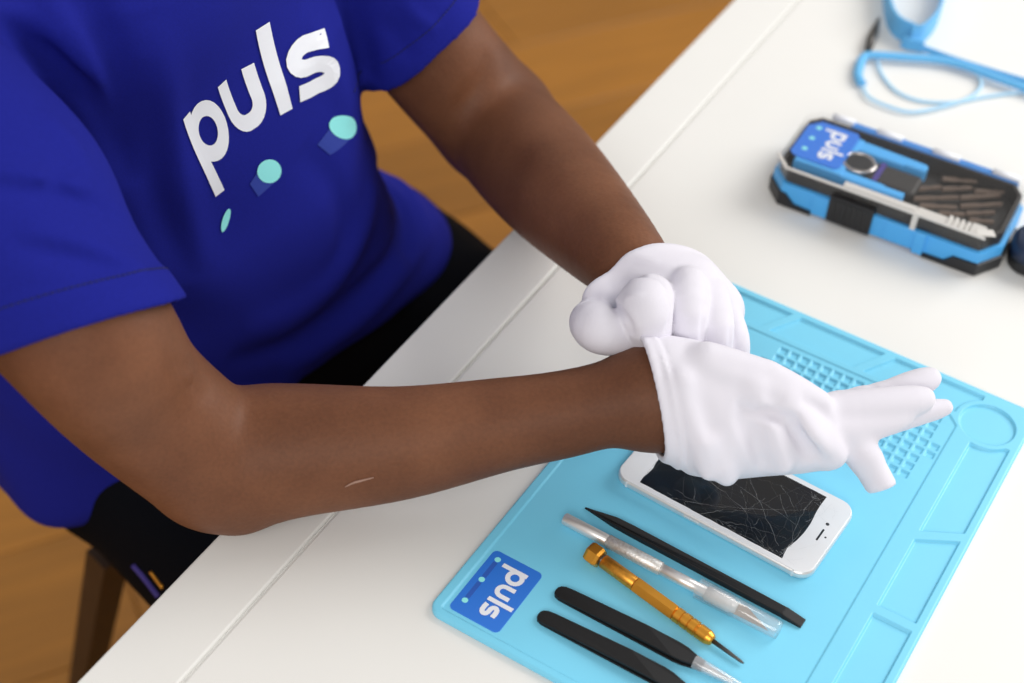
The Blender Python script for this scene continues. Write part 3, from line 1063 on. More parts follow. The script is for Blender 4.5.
    MB().slab([(0.012, -0.0004), (0.166, -0.0004), (0.166, 0.0016), (0.012, 0.0016)], 0.0345, 0.0368, 0.0006, steps=1).build('lid_highlight', MAT['milk'], r)  # milky strips imitate the bright highlight along the clear lid's edge
    MB().slab([(-0.0004, 0.014), (0.0118, -0.0004), (0.0128, 0.0012), (0.0014, 0.0146)], 0.0345, 0.0368, 0).build('lid_highlight', MAT['milk'], r)
    # label lies inside the lid over the blue carrier
    lab = MB().slab([(0.006, 0.026), (0.010, 0.022), (0.043, 0.022), (0.046, 0.026), (0.046, 0.072), (0.043, 0.076), (0.014, 0.076), (0.006, 0.066)], 0.0336, 0.0341, 0).build('printed_label', MAT['label_blue'], r)
    tag(lab, 'blue logo label with white lettering and mint dots')
    s2 = 0.040 / WW
    word_mesh(lambda x, y: (0.0255 + y * s2, 0.0690 - x * s2, 0.03425)).build('lettering', MAT['white_ink'], lab)
    for yy in (0.066, 0.050, 0.034):
        disc_mesh(lambda x, y: (x, y, 0.0343), 0.0145, yy, 0.0023, n=16, rings=1).build('printed_dot', MAT['mint_ink'], lab)
    return r


build_case()


def cl(px, py, z):
    P = at(px, py, z)[:2] - CO
    return P @ CX / CSX, P @ CY


def in_case(name, mb, m, label, cat, group=None):
    o = mb.build(name, MAT[m], None, (CO[0], CO[1], TZ), CRZ)
    o.scale = (CSX, 1, 1)
    tag(o, label, cat, group)
    return o


# blue carrier with two long bars
c = MB().slab([(0.012, 0.018), (0.050, 0.018), (0.050, 0.072), (0.012, 0.072)], 0.0196, 0.0332, 0.001, steps=1)
c.slab([(0.048, 0.0585), (0.085, 0.0585), (0.087, 0.0600), (0.101, 0.0600), (0.103, 0.0625), (0.103, 0.0675), (0.101, 0.070), (0.048, 0.072)], 0.0196, 0.0325, 0.001, steps=1)
c.slab([(0.048, 0.018), (0.098, 0.0185), (0.098, 0.0255), (0.083, 0.0255), (0.081, 0.0270), (0.048, 0.0275)], 0.0196, 0.0325, 0.001, steps=1)
in_case('tool_carrier', c, 'case_blue', 'light blue two-pronged carrier inside the clear-lidded case', 'tool holder')
rg = MB()
rg.lathe([(0, 0.0125), (0.0010, 0.0135), (0.0030, 0.0135), (0.0034, 0.0125), (0.0034, 0.0105), (0.0010, 0.0105), (0, 0.0125)], (0.056, 0.042, 0.0305), (0.056, 0.042, 1), 36, caps=False)
in_case('metal_ring', rg, 'ring', 'round chrome ring beside the logo label inside the case', 'ring')
hd = MB().lathe([(0, 0.008), (0.002, 0.0095), (0.008, 0.0095), (0.009, 0.0075), (0.0100, 0.0075), (0.012, 0.0092), (0.034, 0.0092), (0.037, 0.0080)], (0.057, 0.0425, 0.0275 - 0.0), (0.100, 0.0425, 0.0275), 24)
hroot = empty('round_screwdriver', (CO[0], CO[1], TZ), CRZ)
hroot.scale = (CSX, 1, 1)
tag(hroot, 'black driver handle with a purple band between the blue prongs', 'screwdriver handle')
mb = MB().slab(rrect(0.062, 0.030, 0.104, 0.056, 0.004), 0.0196, 0.0300, 0.003, smooth=True)
mb.build('grip', MAT['case_dark'], hroot)
MB().slab(disc(0.056, 0.042, 0.0100), 0.0330, 0.0337, 0.0003, steps=1).build('end_cap', MAT['black_plastic'], hroot)
MB().slab([(0.0705, 0.0302), (0.0745, 0.0302), (0.0745, 0.0558), (0.0705, 0.0558)], 0.0290, 0.0304, 0).build('purple_band', MAT['purple'], hroot)
c4 = lambda a, b: (880 + a * .1902, 150 + b * .1902)
BIT_LABELS = ['dark bronze driver bit nearest the hinge of the clear-lidded case', 'left one of three bronze bits in the second row from the hinge',
              'middle one of three bronze bits in the second row from the hinge', 'left bronze bit of the third row from the hinge, beside the blue prong',
              'right bronze bit of the third row from the hinge', 'rightmost of three bronze bits in the second row from the hinge',
              'left bronze bit of the fourth row from the hinge', 'right bronze bit of the fourth row from the hinge',
              'left bronze bit of the fifth row from the hinge, near the milky strip', 'right bronze bit of the fifth row from the hinge',
              'bronze bit farthest from the hinge, against the milky strip']
k = 0
for a, b in (((330, 135), (520, 148)), ((190, 190), (330, 178)), ((330, 190), (490, 182)), ((180, 240), (420, 232)), ((425, 236), (640, 222)), ((500, 200), (660, 205)),
             ((210, 275), (410, 285)), ((425, 280), (650, 268)), ((310, 315), (450, 322)), ((455, 318), (610, 312)), ((470, 352), (605, 362))):
    p = cl(*c4(*a), 0.027); q = cl(*c4(*b), 0.027)
    d = math.hypot(q[0] - p[0], q[1] - p[1])
    mb = MB().lathe([(0, 0.0018), (0.0006, 0.0023), (d * 0.42, 0.0023), (d * 0.44, 0.0017), (d * 0.60, 0.0017), (d * 0.62, 0.0021), (d * 0.97, 0.0019), (d, 0.0010)], (p[0], p[1], 0.0235), (q[0], q[1], 0.0235), 6, smooth=False)
    in_case('driver_bit', mb, 'bit', BIT_LABELS[k], 'driver bit', 'dark driver bits in the case')
    k += 1
# milky bit strip along the front
st_ = MB().slab([(0.055, 0.0085), (0.112, 0.0085), (0.112, 0.0165), (0.055, 0.0165)], 0.0196, 0.0315, 0.001, steps=1)
st_.slab([(0.112, 0.0065), (0.150, 0.0065), (0.150, 0.0190), (0.112, 0.0190)], 0.0196, 0.0300, 0.001, steps=1)
for i in range(4):
    st_.slab([(0.135 + i * 0.0045, 0.0060), (0.138 + i * 0.0045, 0.0060), (0.138 + i * 0.0045, 0.0196), (0.135 + i * 0.0045, 0.0196)], 0.0196, 0.0318, 0.0006, steps=1)
st_.slab([(0.152, 0.0065), (0.163, 0.0065), (0.163, 0.021), (0.152, 0.021)], 0.0196, 0.0318, 0.001, steps=1)
in_case('bit_strip', st_, 'milk', 'milky plastic bit strip along the front inside the case', 'bit holder')

# ------------------------------------------------------------------ wrist strap
ws = empty('wrist_strap', W(at(930, 60, 0)))
tag(ws, 'pale blue wrist strap with looped band, cord and clip behind the case', 'wrist strap')
inv = Matrix.Translation(-Vector(ws.location))
L_ = lambda p: tuple(Vector(W(p)) + Vector((0, 0, 0)) - Vector(ws.location))


def strip(path, width, thick, zbase):
    """webbing standing on its edge along a path of (x, y)"""
    P = spline([np.array((p[0], p[1], p[2] if len(p) > 2 else zbase)) for p in path], 10)
    V, F = [], []
    n = len(P)
    for i, p in enumerate(P):
        t = P[min(i + 1, n - 1)] - P[max(i - 1, 0)]; t = t[:2] / np.linalg.norm(t[:2])
        nn = np.array([t[1], -t[0]])
        for d, z in ((-thick / 2, 0), (thick / 2, 0), (thick / 2, width), (-thick / 2, width)):
            V.append(L_((p[0] + nn[0] * d, p[1] + nn[1] * d, p[2] + z)))
    for i in range(n - 1):
        for k in range(4):
            l = (k + 1) % 4
            F.append((i * 4 + k, (i + 1) * 4 + k, (i + 1) * 4 + l, i * 4 + l))
    F += [(0, 1, 2, 3), tuple((n - 1) * 4 + k for k in (3, 2, 1, 0))]
    return MB().add(V, F)


bc = at(912, 10, 0)
A2 = lambda px, py, z=0.001: tuple(at(px, py, z))
loop = [A2(914, 46), A2(893, 34), A2(885, 12), A2(886, -18), A2(905, -40), A2(930, -36), A2(941, -8), A2(936, 24), A2(922, 42), A2(908, 47)]
strip(loop, 0.021, 0.0022, 0.001).build('band', MAT['strap'], ws)
tail = [A2(912, 47), A2(930, 54), A2(955, 63), A2(990, 74), A2(1030, 86), A2(1090, 104)]
strip(tail, 0.006, 0.0016, 0.001).build('band_tail', MAT['strap'], ws)
bkl = strip([A2(901, 46, .001), A2(908, 49, .001), A2(915, 50, .001), A2(922, 52, .001)], 0.011, 0.003, 0.001)
bkl.build('buckle', MAT['strap'], ws)
c1 = [A2(862, 84, .004), A2(858, 74, .004), A2(863, 58, .005), A2(874, 55, .006), A2(905, 57, .006), A2(940, 60, .006), A2(965, 66, .006), A2(1000, 79, .006), A2(1045, 95, .006)]
MB().tube([L_(p) for p in spline(c1, 8)], 0.0042, 10, flat=0.75).build('flat_lead', MAT['strap'], ws)
c2 = [A2(862, 84, .003), A2(868, 96, .003), A2(885, 105, .003), A2(912, 112, .003), A2(945, 106, .003), A2(970, 97, .003), A2(981, 86, .003), A2(979, 76, .004), A2(972, 70, .005)]
MB().tube([L_(p) for p in spline(c2, 8)], 0.0015, 10).build('cord', MAT['cord'], ws)
c3 = [A2(877, 60, .003), A2(883, 76, .002), A2(898, 92, .002), A2(922, 101, .002), A2(955, 102, .002), A2(990, 96, .002), A2(1030, 92, .002), A2(1080, 92, .002)]
MB().tube([L_(p) for p in spline(c3, 8)], 0.0014, 10).build('cord', MAT['cord'], ws)
ca = np.array(at(868, 50, 0.006)); cb_ = np.array(at(879, 18, 0.006))
clip = MB().tube([L_(ca), L_(ca + (cb_ - ca) * 0.35), L_(ca + (cb_ - ca) * 0.6), L_(cb_)], [0.003, 0.0045, 0.0038, 0.0012], 8, flat=0.8)
clip.build('crocodile_clip', MAT['dark_steel'], ws)

# ------------------------------------------------------------------ dark gadget at the frame's right edge
gp = at(1040, 268, 0)
gd = empty('gadget', (gp[0], gp[1], TZ), CRZ + 0.25)
tag(gd, 'dark navy rounded gadget beside the case, cut by the frame edge', 'gadget')
MB().slab(rrect(-0.026, -0.016, 0.060, 0.024, 0.017, 8), 0.0, 0.012, 0.003, smooth=True).build('lower_shell', MAT['black_plastic'], gd)
MB().slab(rrect(-0.0258, -0.0158, 0.060, 0.024, 0.017, 8), 0.0115, 0.026, 0.008, smooth=True, steps=5, bottom_bev=False).build('upper_shell', MAT['navy'], gd)
MB().slab(rrect(-0.012, -0.0186, 0.012, -0.016, 0.001, 2), 0.0145, 0.0185, 0.0005, steps=1).build('side_key', MAT['black_plastic'], gd)

# ------------------------------------------------------------------ the person (points in the table frame: z = 0 on the table top)
SR = np.array((-0.372, 0.712, 0.300)); SL = np.array((-0.205, 1.060, 0.280))
ER = at(213, 460, 0.0495); EL = at(495, 122, 0.034)
WL = at(629, 264, 0.100); WR = at(610, 404, 0.081)
TB = np.array((0.69, 0.724, 0)); TF = np.array((0.724, -0.69, 0))     # his left, and forwards
PSI_Z = [-0.35, -0.13, -0.05, 0.05, 0.17, 0.30]
PSI = [46.4, 46.4, 46.4, 46.4, 48, 58]
_tc = [TB * b_ + TF * f_ for b_, f_ in ((0.548, -0.85), (0.543, -0.845), (0.500, -0.842), (0.478, -0.840), (0.474, -0.842), (0.4395, -0.8195))]
TCX = [c_[0] for c_ in _tc]; TCY = [c_[1] for c_ in _tc]
THW = [0.232, 0.230, 0.186, 0.172, 0.165, 0.140]      # half width
THD = [0.120, 0.122, 0.122, 0.122, 0.118, 0.080]      # half depth


def march(f, px, py, t0=0.6):
    """the place on an implicit surface that a line of sight meets"""
    d_ = CAM_F + (px - 512) / FPX * CAM_R - (py - 341.5) / FPX * CAM_U
    d_ = d_ / np.linalg.norm(d_)
    t = t0
    for _ in range(250):
        s_ = float(f((CAM_O + d_ * t)[None].astype(np.float32))[0])
        if abs(s_) < 0.0003 or t > 1.8: break
        t += s_ * 0.6
    return CAM_O + d_ * t


FOLDS = []           # soft folds of the cloth: (points, height, width)


def fold(store, pts, amp, wid):
    q = np.array(spline([np.asarray(a_, float) for a_ in pts], 4))
    store.append((q.astype(np.float32), amp, wid))


def fold_field(P, store):
    """sum of tapering ridges (amp > 0) and furrows (amp < 0)"""
    out = np.zeros(len(P), np.float32)
    for q, amp, wid in store:
        m = np.zeros(len(P), np.float32)
        lo = q.min(0) - 3 * wid; hi = q.max(0) + 3 * wid
        sel = np.where(np.all((P > lo) & (P < hi), axis=1))[0]
        if not len(sel): continue
        S = P[sel]; best = np.full(len(S), 1e9, np.float32); bt = np.zeros(len(S), np.float32)
        n = len(q) - 1
        for k in range(n):
            a_, b_ = q[k], q[k + 1]; ab = b_ - a_
            t = np.clip(((S - a_) @ ab) / max(float(ab @ ab), 1e-12), 0, 1)
            d2 = np.sum((S - a_ - t[:, None] * ab) ** 2, axis=1)
            u = d2 < best
            best[u] = d2[u]; bt[u] = (k + t[u]) / n
        out[sel] += amp * np.exp(-best / (wid * wid)) * np.maximum(np.sin(np.pi * np.clip(bt, 0, 1)), 0) ** 0.6
    return out




def torso(P, grow=0.0, top=0.325, bot=-0.20, pw=2.4):
    z = P[:, 2]
    ps = np.radians(np.interp(z, PSI_Z, PSI)); cx = np.interp(z, PSI_Z, TCX); cy = np.interp(z, PSI_Z, TCY)
    hw = np.interp(z, PSI_Z, THW) + grow; hd = np.interp(z, PSI_Z, THD) + grow
    dx = P[:, 0] - cx; dy = P[:, 1] - cy
    u = np.abs(dx * np.cos(ps) + dy * np.sin(ps)); v = np.abs(dx * np.sin(ps) - dy * np.cos(ps))
    k = ((u / hw) ** pw + (v / hd) ** pw) ** (1 / pw)
    d = (k - 1) * np.minimum(hw, hd) * 0.92
    return smax(d, np.maximum(z - top - grow, bot - grow - z), 0.05)


def frame(z):
    ps = math.radians(float(np.interp(z, PSI_Z, PSI)))
    return np.array((math.cos(ps), math.sin(ps), 0)), np.array((math.sin(ps), -math.cos(ps), 0)), np.array((float(np.interp(z, PSI_Z, TCX)), float(np.interp(z, PSI_Z, TCY)), z))


def lerp(a, b, t): return np.asarray(a) + (np.asarray(b) - np.asarray(a)) * t


HEM_R = at(84, 331, 0.165); HEM_L = at(421, 36, 0.114)


def fine(pts, n=4):
    """resample a limb smoothly"""
    q = spline([np.append(np.asarray(a, float), r) for a, r in pts], n)
    return [(v[:3], float(v[3])) for v in q]


R_ARM = fine([(SR, 0.066), (lerp(HEM_R, SR, 0.4), 0.054), (HEM_R, 0.0490), (at(135, 395, 0.106), 0.0446), (ER, 0.0430)], 6)
R_FORE = fine([(ER, 0.0430), (at(262, 454, 0.0500), 0.0435), (at(300, 450, 0.0535), 0.0412), (at(400, 443, 0.061), 0.0352), (at(500, 425, 0.069), 0.0294), (at(560, 415, 0.075), 0.0274), (WR, 0.0274), (at(655, 398, 0.083), 0.0345), (at(690, 402, 0.085), 0.0300)], 6)
L_ARM = fine([(SL, 0.062), (lerp(EL, SL, 0.60), 0.053), (HEM_L, 0.0475), (at(470, 95, 0.062), 0.0470), (EL, 0.0465)], 6)
L_FORE = fine([(EL, 0.0465), (at(543, 175, 0.055), 0.0450), (at(588, 222, 0.080), 0.0370), (WL, 0.0275), (atd(650, 284, 1.055), 0.0190)], 6)
NECK0 = np.array((-0.285, 0.885, 0.30)); NECK1 = np.array((-0.262, 0.876, 0.43))
HC = np.array((-0.232, 0.864, 0.520))                     # middle of the skull
HF = np.array((0.62, -0.52, -0.58)); HF /= np.linalg.norm(HF)   # where the face looks: down at the hands
HB = np.cross(np.array((0, 0, 1.0)), HF); HB /= np.linalg.norm(HB)
HU = np.cross(HF, HB)
HR = np.stack([HF, HB, HU])
hp = lambda f, b, u: HC + HF * f + HB * b + HU * u


def head(P):
    d = ellipsoid(P, hp(-0.006, 0, 0.020), (0.098, 0.077, 0.098), HR)
    d = smin(d, ellipsoid(P, hp(0.030, 0, -0.055), (0.062, 0.056, 0.068), HR), 0.03)
    d = smin(d, rcone(P, hp(0.080, 0, -0.100), hp(0.070, 0, -0.098), 0.022, 0.026), 0.03)       # chin
    d = smin(d, rcone(P, hp(0.090, 0, -0.002), hp(0.110, 0, -0.040), 0.008, 0.012), 0.012)      # nose
    for s in (-1, 1):
        d = smin(d, rcone(P, hp(0.098, s * 0.010, -0.042), hp(0.094, s * 0.015, -0.042), 0.008, 0.008), 0.008)
        d = smin(d, rcone(P, hp(0.082, s * 0.014, 0.022), hp(0.070, s * 0.046, 0.018), 0.008, 0.008), 0.014)   # brow
        d = smax(d, -ellipsoid(P, hp(0.094, s * 0.032, 0.002), (0.014, 0.018, 0.011), HR), 0.012)
        d = smin(d, ellipsoid(P, hp(-0.010, s * 0.080, -0.012), (0.018, 0.008, 0.030), HR), 0.006)             # ear
    d = smin(d, rcone(P, hp(0.092, -0.017, -0.066), hp(0.092, 0.017, -0.066), 0.008, 0.008), 0.010)            # lips
    d = smin(d, rcone(P, hp(0.088, -0.015, -0.078), hp(0.088, 0.015, -0.078), 0.008, 0.008), 0.010)
    d = smax(d, -rcone(P, hp(0.103, -0.022, -0.072), hp(0.103, 0.022, -0.072), 0.0025, 0.0025), 0.004)
    return d


def arm_hit(px, py):
    """the place on the near arm that a line of sight meets"""
    d_ = CAM_F + (px - 512) / FPX * CAM_R - (py - 341.5) / FPX * CAM_U
    d_ = d_ / np.linalg.norm(d_)
    t = 0.6
    for _ in range(200):
        q = (CAM_O + d_ * t)[None].astype(np.float32)
        s_ = float(smin(chain(q, R_ARM, 0), chain(q, R_FORE, 0), 0.004)[0])
        if abs(s_) < 0.0003 or t > 1.4: break
        t += s_ * 0.7
    return CAM_O + d_ * t


CREASES = []
for l_ in (((224, 372), (202, 392), (186, 426)), ((214, 362), (190, 384), (172, 412)), ((204, 346), (184, 368), (164, 392))):
    fold(CREASES, [arm_hit(*c_) for c_ in l_], -0.0030, 0.0036)
for l_ in (((219, 368), (196, 389), (178, 420)), ((208, 356), (186, 378), (168, 402))):
    fold(CREASES, [arm_hit(*c_) for c_ in l_], 0.0018, 0.0034)


def body_sdf(P):
    d = torso(P, -0.032, 0.30, -0.09)
    d = smin(d, rcone(P, NECK0, NECK1, 0.064, 0.056), 0.05)
    d = smin(d, head(P), 0.03)
    ra = smin(chain(P, R_ARM, 0), chain(P, R_FORE, 0), 0.004)
    ra = smin(ra, rcone(P, at(222, 500, 0.0215), at(240, 508, 0.0210), 0.014, 0.013), 0.02)        # the elbow's point
    ra = ra - fold_field(P, CREASES)             # skin creases in front of the elbow
    la = smin(chain(P, L_ARM, 0), chain(P, L_FORE, 0), 0.012)
    la = smax(la, -rcone(P, atd(493, 62, 1.215), atd(448, 128, 1.215), 0.0035, 0.001), 0.014)
    d = smin(d, ra, 0.015)
    return smin(d, la, 0.015)


body_me = sdf_mesh('person', body_sdf, (-0.50, 0.55, -0.26), (0.17, 1.20, 0.67), 0.0036, smooth_it=2)
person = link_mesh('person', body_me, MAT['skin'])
tag(person, 'person in a royal blue T-shirt seated at the table, pulling on white gloves', 'person')
for s in (-1, 1):
    e = MB()
    c_ = hp(0.0745, s * 0.032, 0.002)
    e.lathe([(0.0115 - 0.0115 * math.cos(a), max(0.0115 * math.sin(a), 1e-4)) for a in np.linspace(0, math.pi, 13)], W(c_ + HF * -0.0115), W(c_ + HF), 18)
    eo = e.build('eye', MAT['eye'], person)
    MB().lathe([(0, 0.0055), (0.0006, 0.0045), (0.0009, 0.0001)], W(c_ + HF * 0.0103), W(c_ + HF), 16).build('iris', MAT['iris'], eo)


scar_pts = [arm_hit(x_, y_) for x_, y_ in ((345, 487), (353, 483), (362, 480.5), (374, 477.5))]
MB().tube([W(q_) for q_ in spline(scar_pts, 3)], [0.0003, 0.0005, 0.0006, 0.0007, 0.0008, 0.0008, 0.0007, 0.0006, 0.0005, 0.0003], 6).build('scar', MAT['scar'], person)


def hair_sdf(P):
    d = ellipsoid(P, hp(-0.010, 0, 0.024), (0.100, 0.081, 0.101), HR)
    q = (P - HC.astype(np.float32)) @ HR.T.astype(np.float32)
    cut = np.maximum(q[:, 0] - 0.062 - 0.35 * (q[:, 2] - 0.05), -q[:, 2] - 0.055)
    cut = np.maximum(cut, -(q[:, 2] - 0.9 * (q[:, 0] + 0.005)))
    return smax(d, cut, 0.010)


link_mesh('hair', sdf_mesh('hair', hair_sdf, HC - 0.14, HC + 0.14, 0.004), MAT['hair'], person)

# ---- trousers and shoes
HIP = TB * 0.58 + TF * -0.87 + np.array((0, 0, -0.212))
hb = np.array((0.69, 0.724, 0)); hf = np.array((0.724, -0.69, 0))
KR = HIP - hb * 0.150 + hf * 0.43 + np.array((0, 0, 0.015)); KL = HIP + hb * 0.146 + hf * 0.42 + np.array((0, 0, 0.015))
AR = KR + np.array((0.02, -0.02, -0.44)); AL = KL + np.array((0.03, 0.03, -0.44))


def trousers_sdf(P):
    d = ellipsoid(P, HIP + np.array((0, 0, 0.01)), (0.110, 0.200, 0.095), np.stack([hf, hb, np.array((0, 0, 1.0))]))
    for s, K, A in ((-1, KR, AR), (1, KL, AL)):
        H0 = HIP + hb * (0.138 if s > 0 else -0.150) + hf * 0.02
        leg = chain(P, [(H0, 0.084), (lerp(H0, K, 0.5), 0.080), (K, 0.068)], 0.02)
        leg = smin(leg, chain(P, [(K, 0.066), (lerp(K, A, 0.4), 0.062), (A, 0.052)], 0.02), 0.03)
        leg = np.maximum(leg, (A[2] - 0.01) - P[:, 2])
        d = smin(d, leg, 0.02)
    d = smin(d, smax(torso(P, -0.018, 0.3, -0.24), P[:, 2] + 0.105, 0.02), 0.03)
    d = d + 0.0025 * np.sin(P[:, 0] * 60 + np.sin(P[:, 1] * 50) * 1.5) * np.sin(P[:, 2] * 45 + P[:, 1] * 30)
    return d


tr = link_mesh('trousers', sdf_mesh('trousers', trousers_sdf, (-0.50, 0.55, -0.70), (0.30, 1.26, -0.04), 0.006), MAT['trousers'], person)
tag(tr, 'black trousers')
kp = [march(trousers_sdf, x_, y_, 0.9) for x_, y_ in ((134, 565), (142, 574), (150, 584), (159, 596))]
ps_ = MB().tube([W(q_) for q_ in spline(kp, 4)], 0.0030, 8, flat=0.5).build('pocket_strap', MAT['purple'], tr)
tag(ps_, 'purple strap at the trouser pocket')
kp = [march(trousers_sdf, x_, y_, 0.9) for x_, y_ in ((151, 572), (157, 580), (163, 588))]
MB().tube([W(q_) for q_ in spline(kp, 4)], 0.0018, 8).build('metal_hook', MAT['gold'], tr)
for A in (AR, AL):
    def shoe_sdf(P, A=A):
        a = np.array((A[0], A[1], -0.69))
        d = smin(rcone(P, a, a + hf * 0.05 + np.array((0, 0, 0.0)), 0.048, 0.048), rcone(P, a + hf * 0.06 + np.array((0, 0, -0.012)), a + hf * 0.17 + np.array((0, 0, -0.018)), 0.044, 0.034), 0.03)
        d = smin(d, rcone(P, a, a + np.array((0, 0, 0.06)), 0.045, 0.042), 0.02)
        return np.maximum(d, -0.738 - P[:, 2])
    so = link_mesh('shoe', sdf_mesh('shoe', shoe_sdf, (A[0] - 0.15, A[1] - 0.2, -0.75), (A[0] + 0.28, A[1] + 0.15, -0.57), 0.006), MAT['shoe'], person)
    q = [tuple(np.array((A[0], A[1])) + hf[:2] * x + hb[:2] * y) for x, y in ((-0.05, -0.03), (-0.03, -0.046), (0.06, -0.046), (0.16, -0.045), (0.20, -0.02), (0.205, 0.01), (0.18, 0.04), (0.06, 0.046), (-0.03, 0.046), (-0.05, 0.03))]
    MB().slab(q, 0.0, 0.014, 0.003, steps=1).build('sole', MAT['sole'], so)

# ---- T-shirt
_w = at(178, 300, 0.165) - at(84, 331, 0.165); NRX = -0.38 * _w / np.linalg.norm(_w)
_w = at(378, 72, 0.114) - at(421, 36, 0.114); NRL = -0.14 * _w / np.linalg.norm(_w)
def shirt_base(P):
    d = torso(P, 0.0, 0.315, -0.135 - 0.105 * np.clip((0.53 - P[:, 0] * 0.69 - P[:, 1] * 0.724) / 0.22, 0, 1) - 0.012 * np.clip((P[:, 0] * 0.69 + P[:, 1] * 0.724 - 0.64) / 0.10, 0, 1))
    d = smin(d, rcone(P, NECK0 - np.array((0, 0, 0.02)), NECK0 + np.array((0, 0, 0.035)), 0.105, 0.080), 0.06)
    AX = (HEM_R - SR) / np.linalg.norm(HEM_R - SR)
    sr = chain(P, [(SR, 0.074), (lerp(SR, HEM_R, 0.55), 0.0660), (HEM_R + AX * 0.05, 0.0560)], 0.03)
    nr = AX + NRX; nr /= np.linalg.norm(nr)
    cut = (P - HEM_R.astype(np.float32)) @ nr.astype(np.float32)
    # the turned-up hem: a shallow step 2 cm above the opening
    sr = sr + 0.0022 * (1 / (1 + np.exp(np.clip((cut + 0.022) / 0.0012, -30, 30)))) 
    sr = np.maximum(sr, cut)
    AL_ = (HEM_L - SL) / np.linalg.norm(HEM_L - SL)
    sl = chain(P, [(SL, 0.069), (lerp(SL, HEM_L, 0.5), 0.062), (HEM_L + AL_ * 0.05, 0.0545)], 0.03)
    nl = AL_ + NRL; nl /= np.linalg.norm(nl)
    cutl = (P - HEM_L.astype(np.float32)) @ nl.astype(np.float32)
    sl = sl + 0.0022 * (1 / (1 + np.exp(np.clip((cutl + 0.022) / 0.0012, -30, 30))))
    sl = np.maximum(sl, cutl)
    # flare of the hem over the hips
    d = smin(d, sr, 0.030)
    d = smin(d, sl, 0.012)
    return d, cut, cutl


def shirt_sdf(P):
    d, cut, cutl = shirt_base(P)
    d = d - fold_field(P, FOLDS)
    d = d + 0.0016 * np.sin(P[:, 0] * 34 + P[:, 2] * 41 + 2.0 * np.sin(P[:, 1] * 23 + P[:, 2] * 11)) * np.sin(P[:, 1] * 29 - P[:, 2] * 17 + 0.7)
    # open sleeve ends and collar
    AX = (HEM_R - SR) / np.linalg.norm(HEM_R - SR)
    d = smax(d, -rcone(P, HEM_R - AX * 0.022, HEM_R + AX * 0.05, 0.0525, 0.0525), 0.003)
    AL_ = (HEM_L - SL) / np.linalg.norm(HEM_L - SL)
    d = smax(d, -rcone(P, HEM_L - AL_ * 0.020, HEM_L + AL_ * 0.05, 0.0484, 0.0486), 0.003)
    d = smax(d, -rcone(P, NECK0 + np.array((0.005, -0.004, 0.02)), NECK0 + np.array((0.01, -0.005, 0.10)), 0.070, 0.082), 0.008)
    return d


# folds seen in the photograph: from the near armpit up the chest, across the sleeve, at the waist
def hit(px, py, inset=0.0):
    """the place on the plain shirt that a line of sight meets"""
    d_ = CAM_F + (px - 512) / FPX * CAM_R - (py - 341.5) / FPX * CAM_U
    d_ = d_ / np.linalg.norm(d_)
    t = 0.55
    for _ in range(200):
        q = (CAM_O + d_ * t)[None].astype(np.float32)
        s_ = float(shirt_base(q)[0][0])
        if abs(s_) < 0.0004 or t > 2: break
        t += s_ * 0.6
    return CAM_O + d_ * (t + inset)


H = lambda *q: [hit(*c_) for c_ in q]
V_ = lambda a, w, *q: fold(FOLDS, H(*q), a, w)
V_(-0.0110, 0.0080, (60, -30), (88, 5), (110, 50), (122, 95), (128, 140), (134, 185))
V_(-0.0085, 0.0065, (-30, 20), (5, 32), (52, 54), (92, 96), (118, 142), (128, 165))
V_(0.0067, 0.0100, (30, -20), (66, 25), (96, 70), (114, 118))
V_(0.0053, 0.0090, (-30, -10), (20, 12), (60, 42), (88, 76))
V_(0.0050, 0.0060, (-25, 168), (30, 176), (80, 186), (128, 206))
V_(-0.0050, 0.0050, (-25, 182), (30, 190), (80, 201), (126, 222))
V_(-0.0075, 0.0090, (338, -25), (350, 10), (362, 45), (372, 80))
V_(0.0045, 0.0120, (150, 20), (168, 100), (184, 190), (205, 270))
V_(-0.0045, 0.0110, (140, 60), (152, 130), (160, 200), (190, 280))
V_(-0.0067, 0.0110, (225, 362), (300, 340), (362, 292), (408, 228))
V_(0.0067, 0.0100, (280, 374), (352, 325), (402, 270), (436, 214))
V_(0.0060, 0.0140, (240, 335), (310, 305), (356, 245), (374, 178))
V_(-0.0053, 0.0080, (374, 160), (392, 192), (408, 235), (402, 270))
V_(0.0045, 0.0080, (392, 176), (414, 202), (426, 240))
V_(-0.0037, 0.0120, (300, 150), (335, 190), (345, 240), (320, 290))
V_(0.0033, 0.0120, (300, 10), (330, 60), (350, 120))
V_(0.0040, 0.0060, (20, 230), (70, 240), (120, 256), (150, 270))
V_(-0.0030, 0.0050, (10, 244), (70, 255), (130, 275))
V_(0.0030, 0.0070, (40, 110), (70, 140), (96, 180))
V_(-0.0035, 0.0060, (380, 20), (400, 40), (412, 62))
V_(0.0030, 0.0060, (400, 0), (420, 20), (440, 30))

shirt_me = sdf_mesh('shirt', shirt_sdf, (-0.50, 0.58, -0.24), (0.00, 1.22, 0.40), 0.0026, smooth_it=2)
shirt = link_mesh('t_shirt', shirt_me, MAT['shirt'], person)
tag(shirt, 'royal blue T-shirt with white lettering')

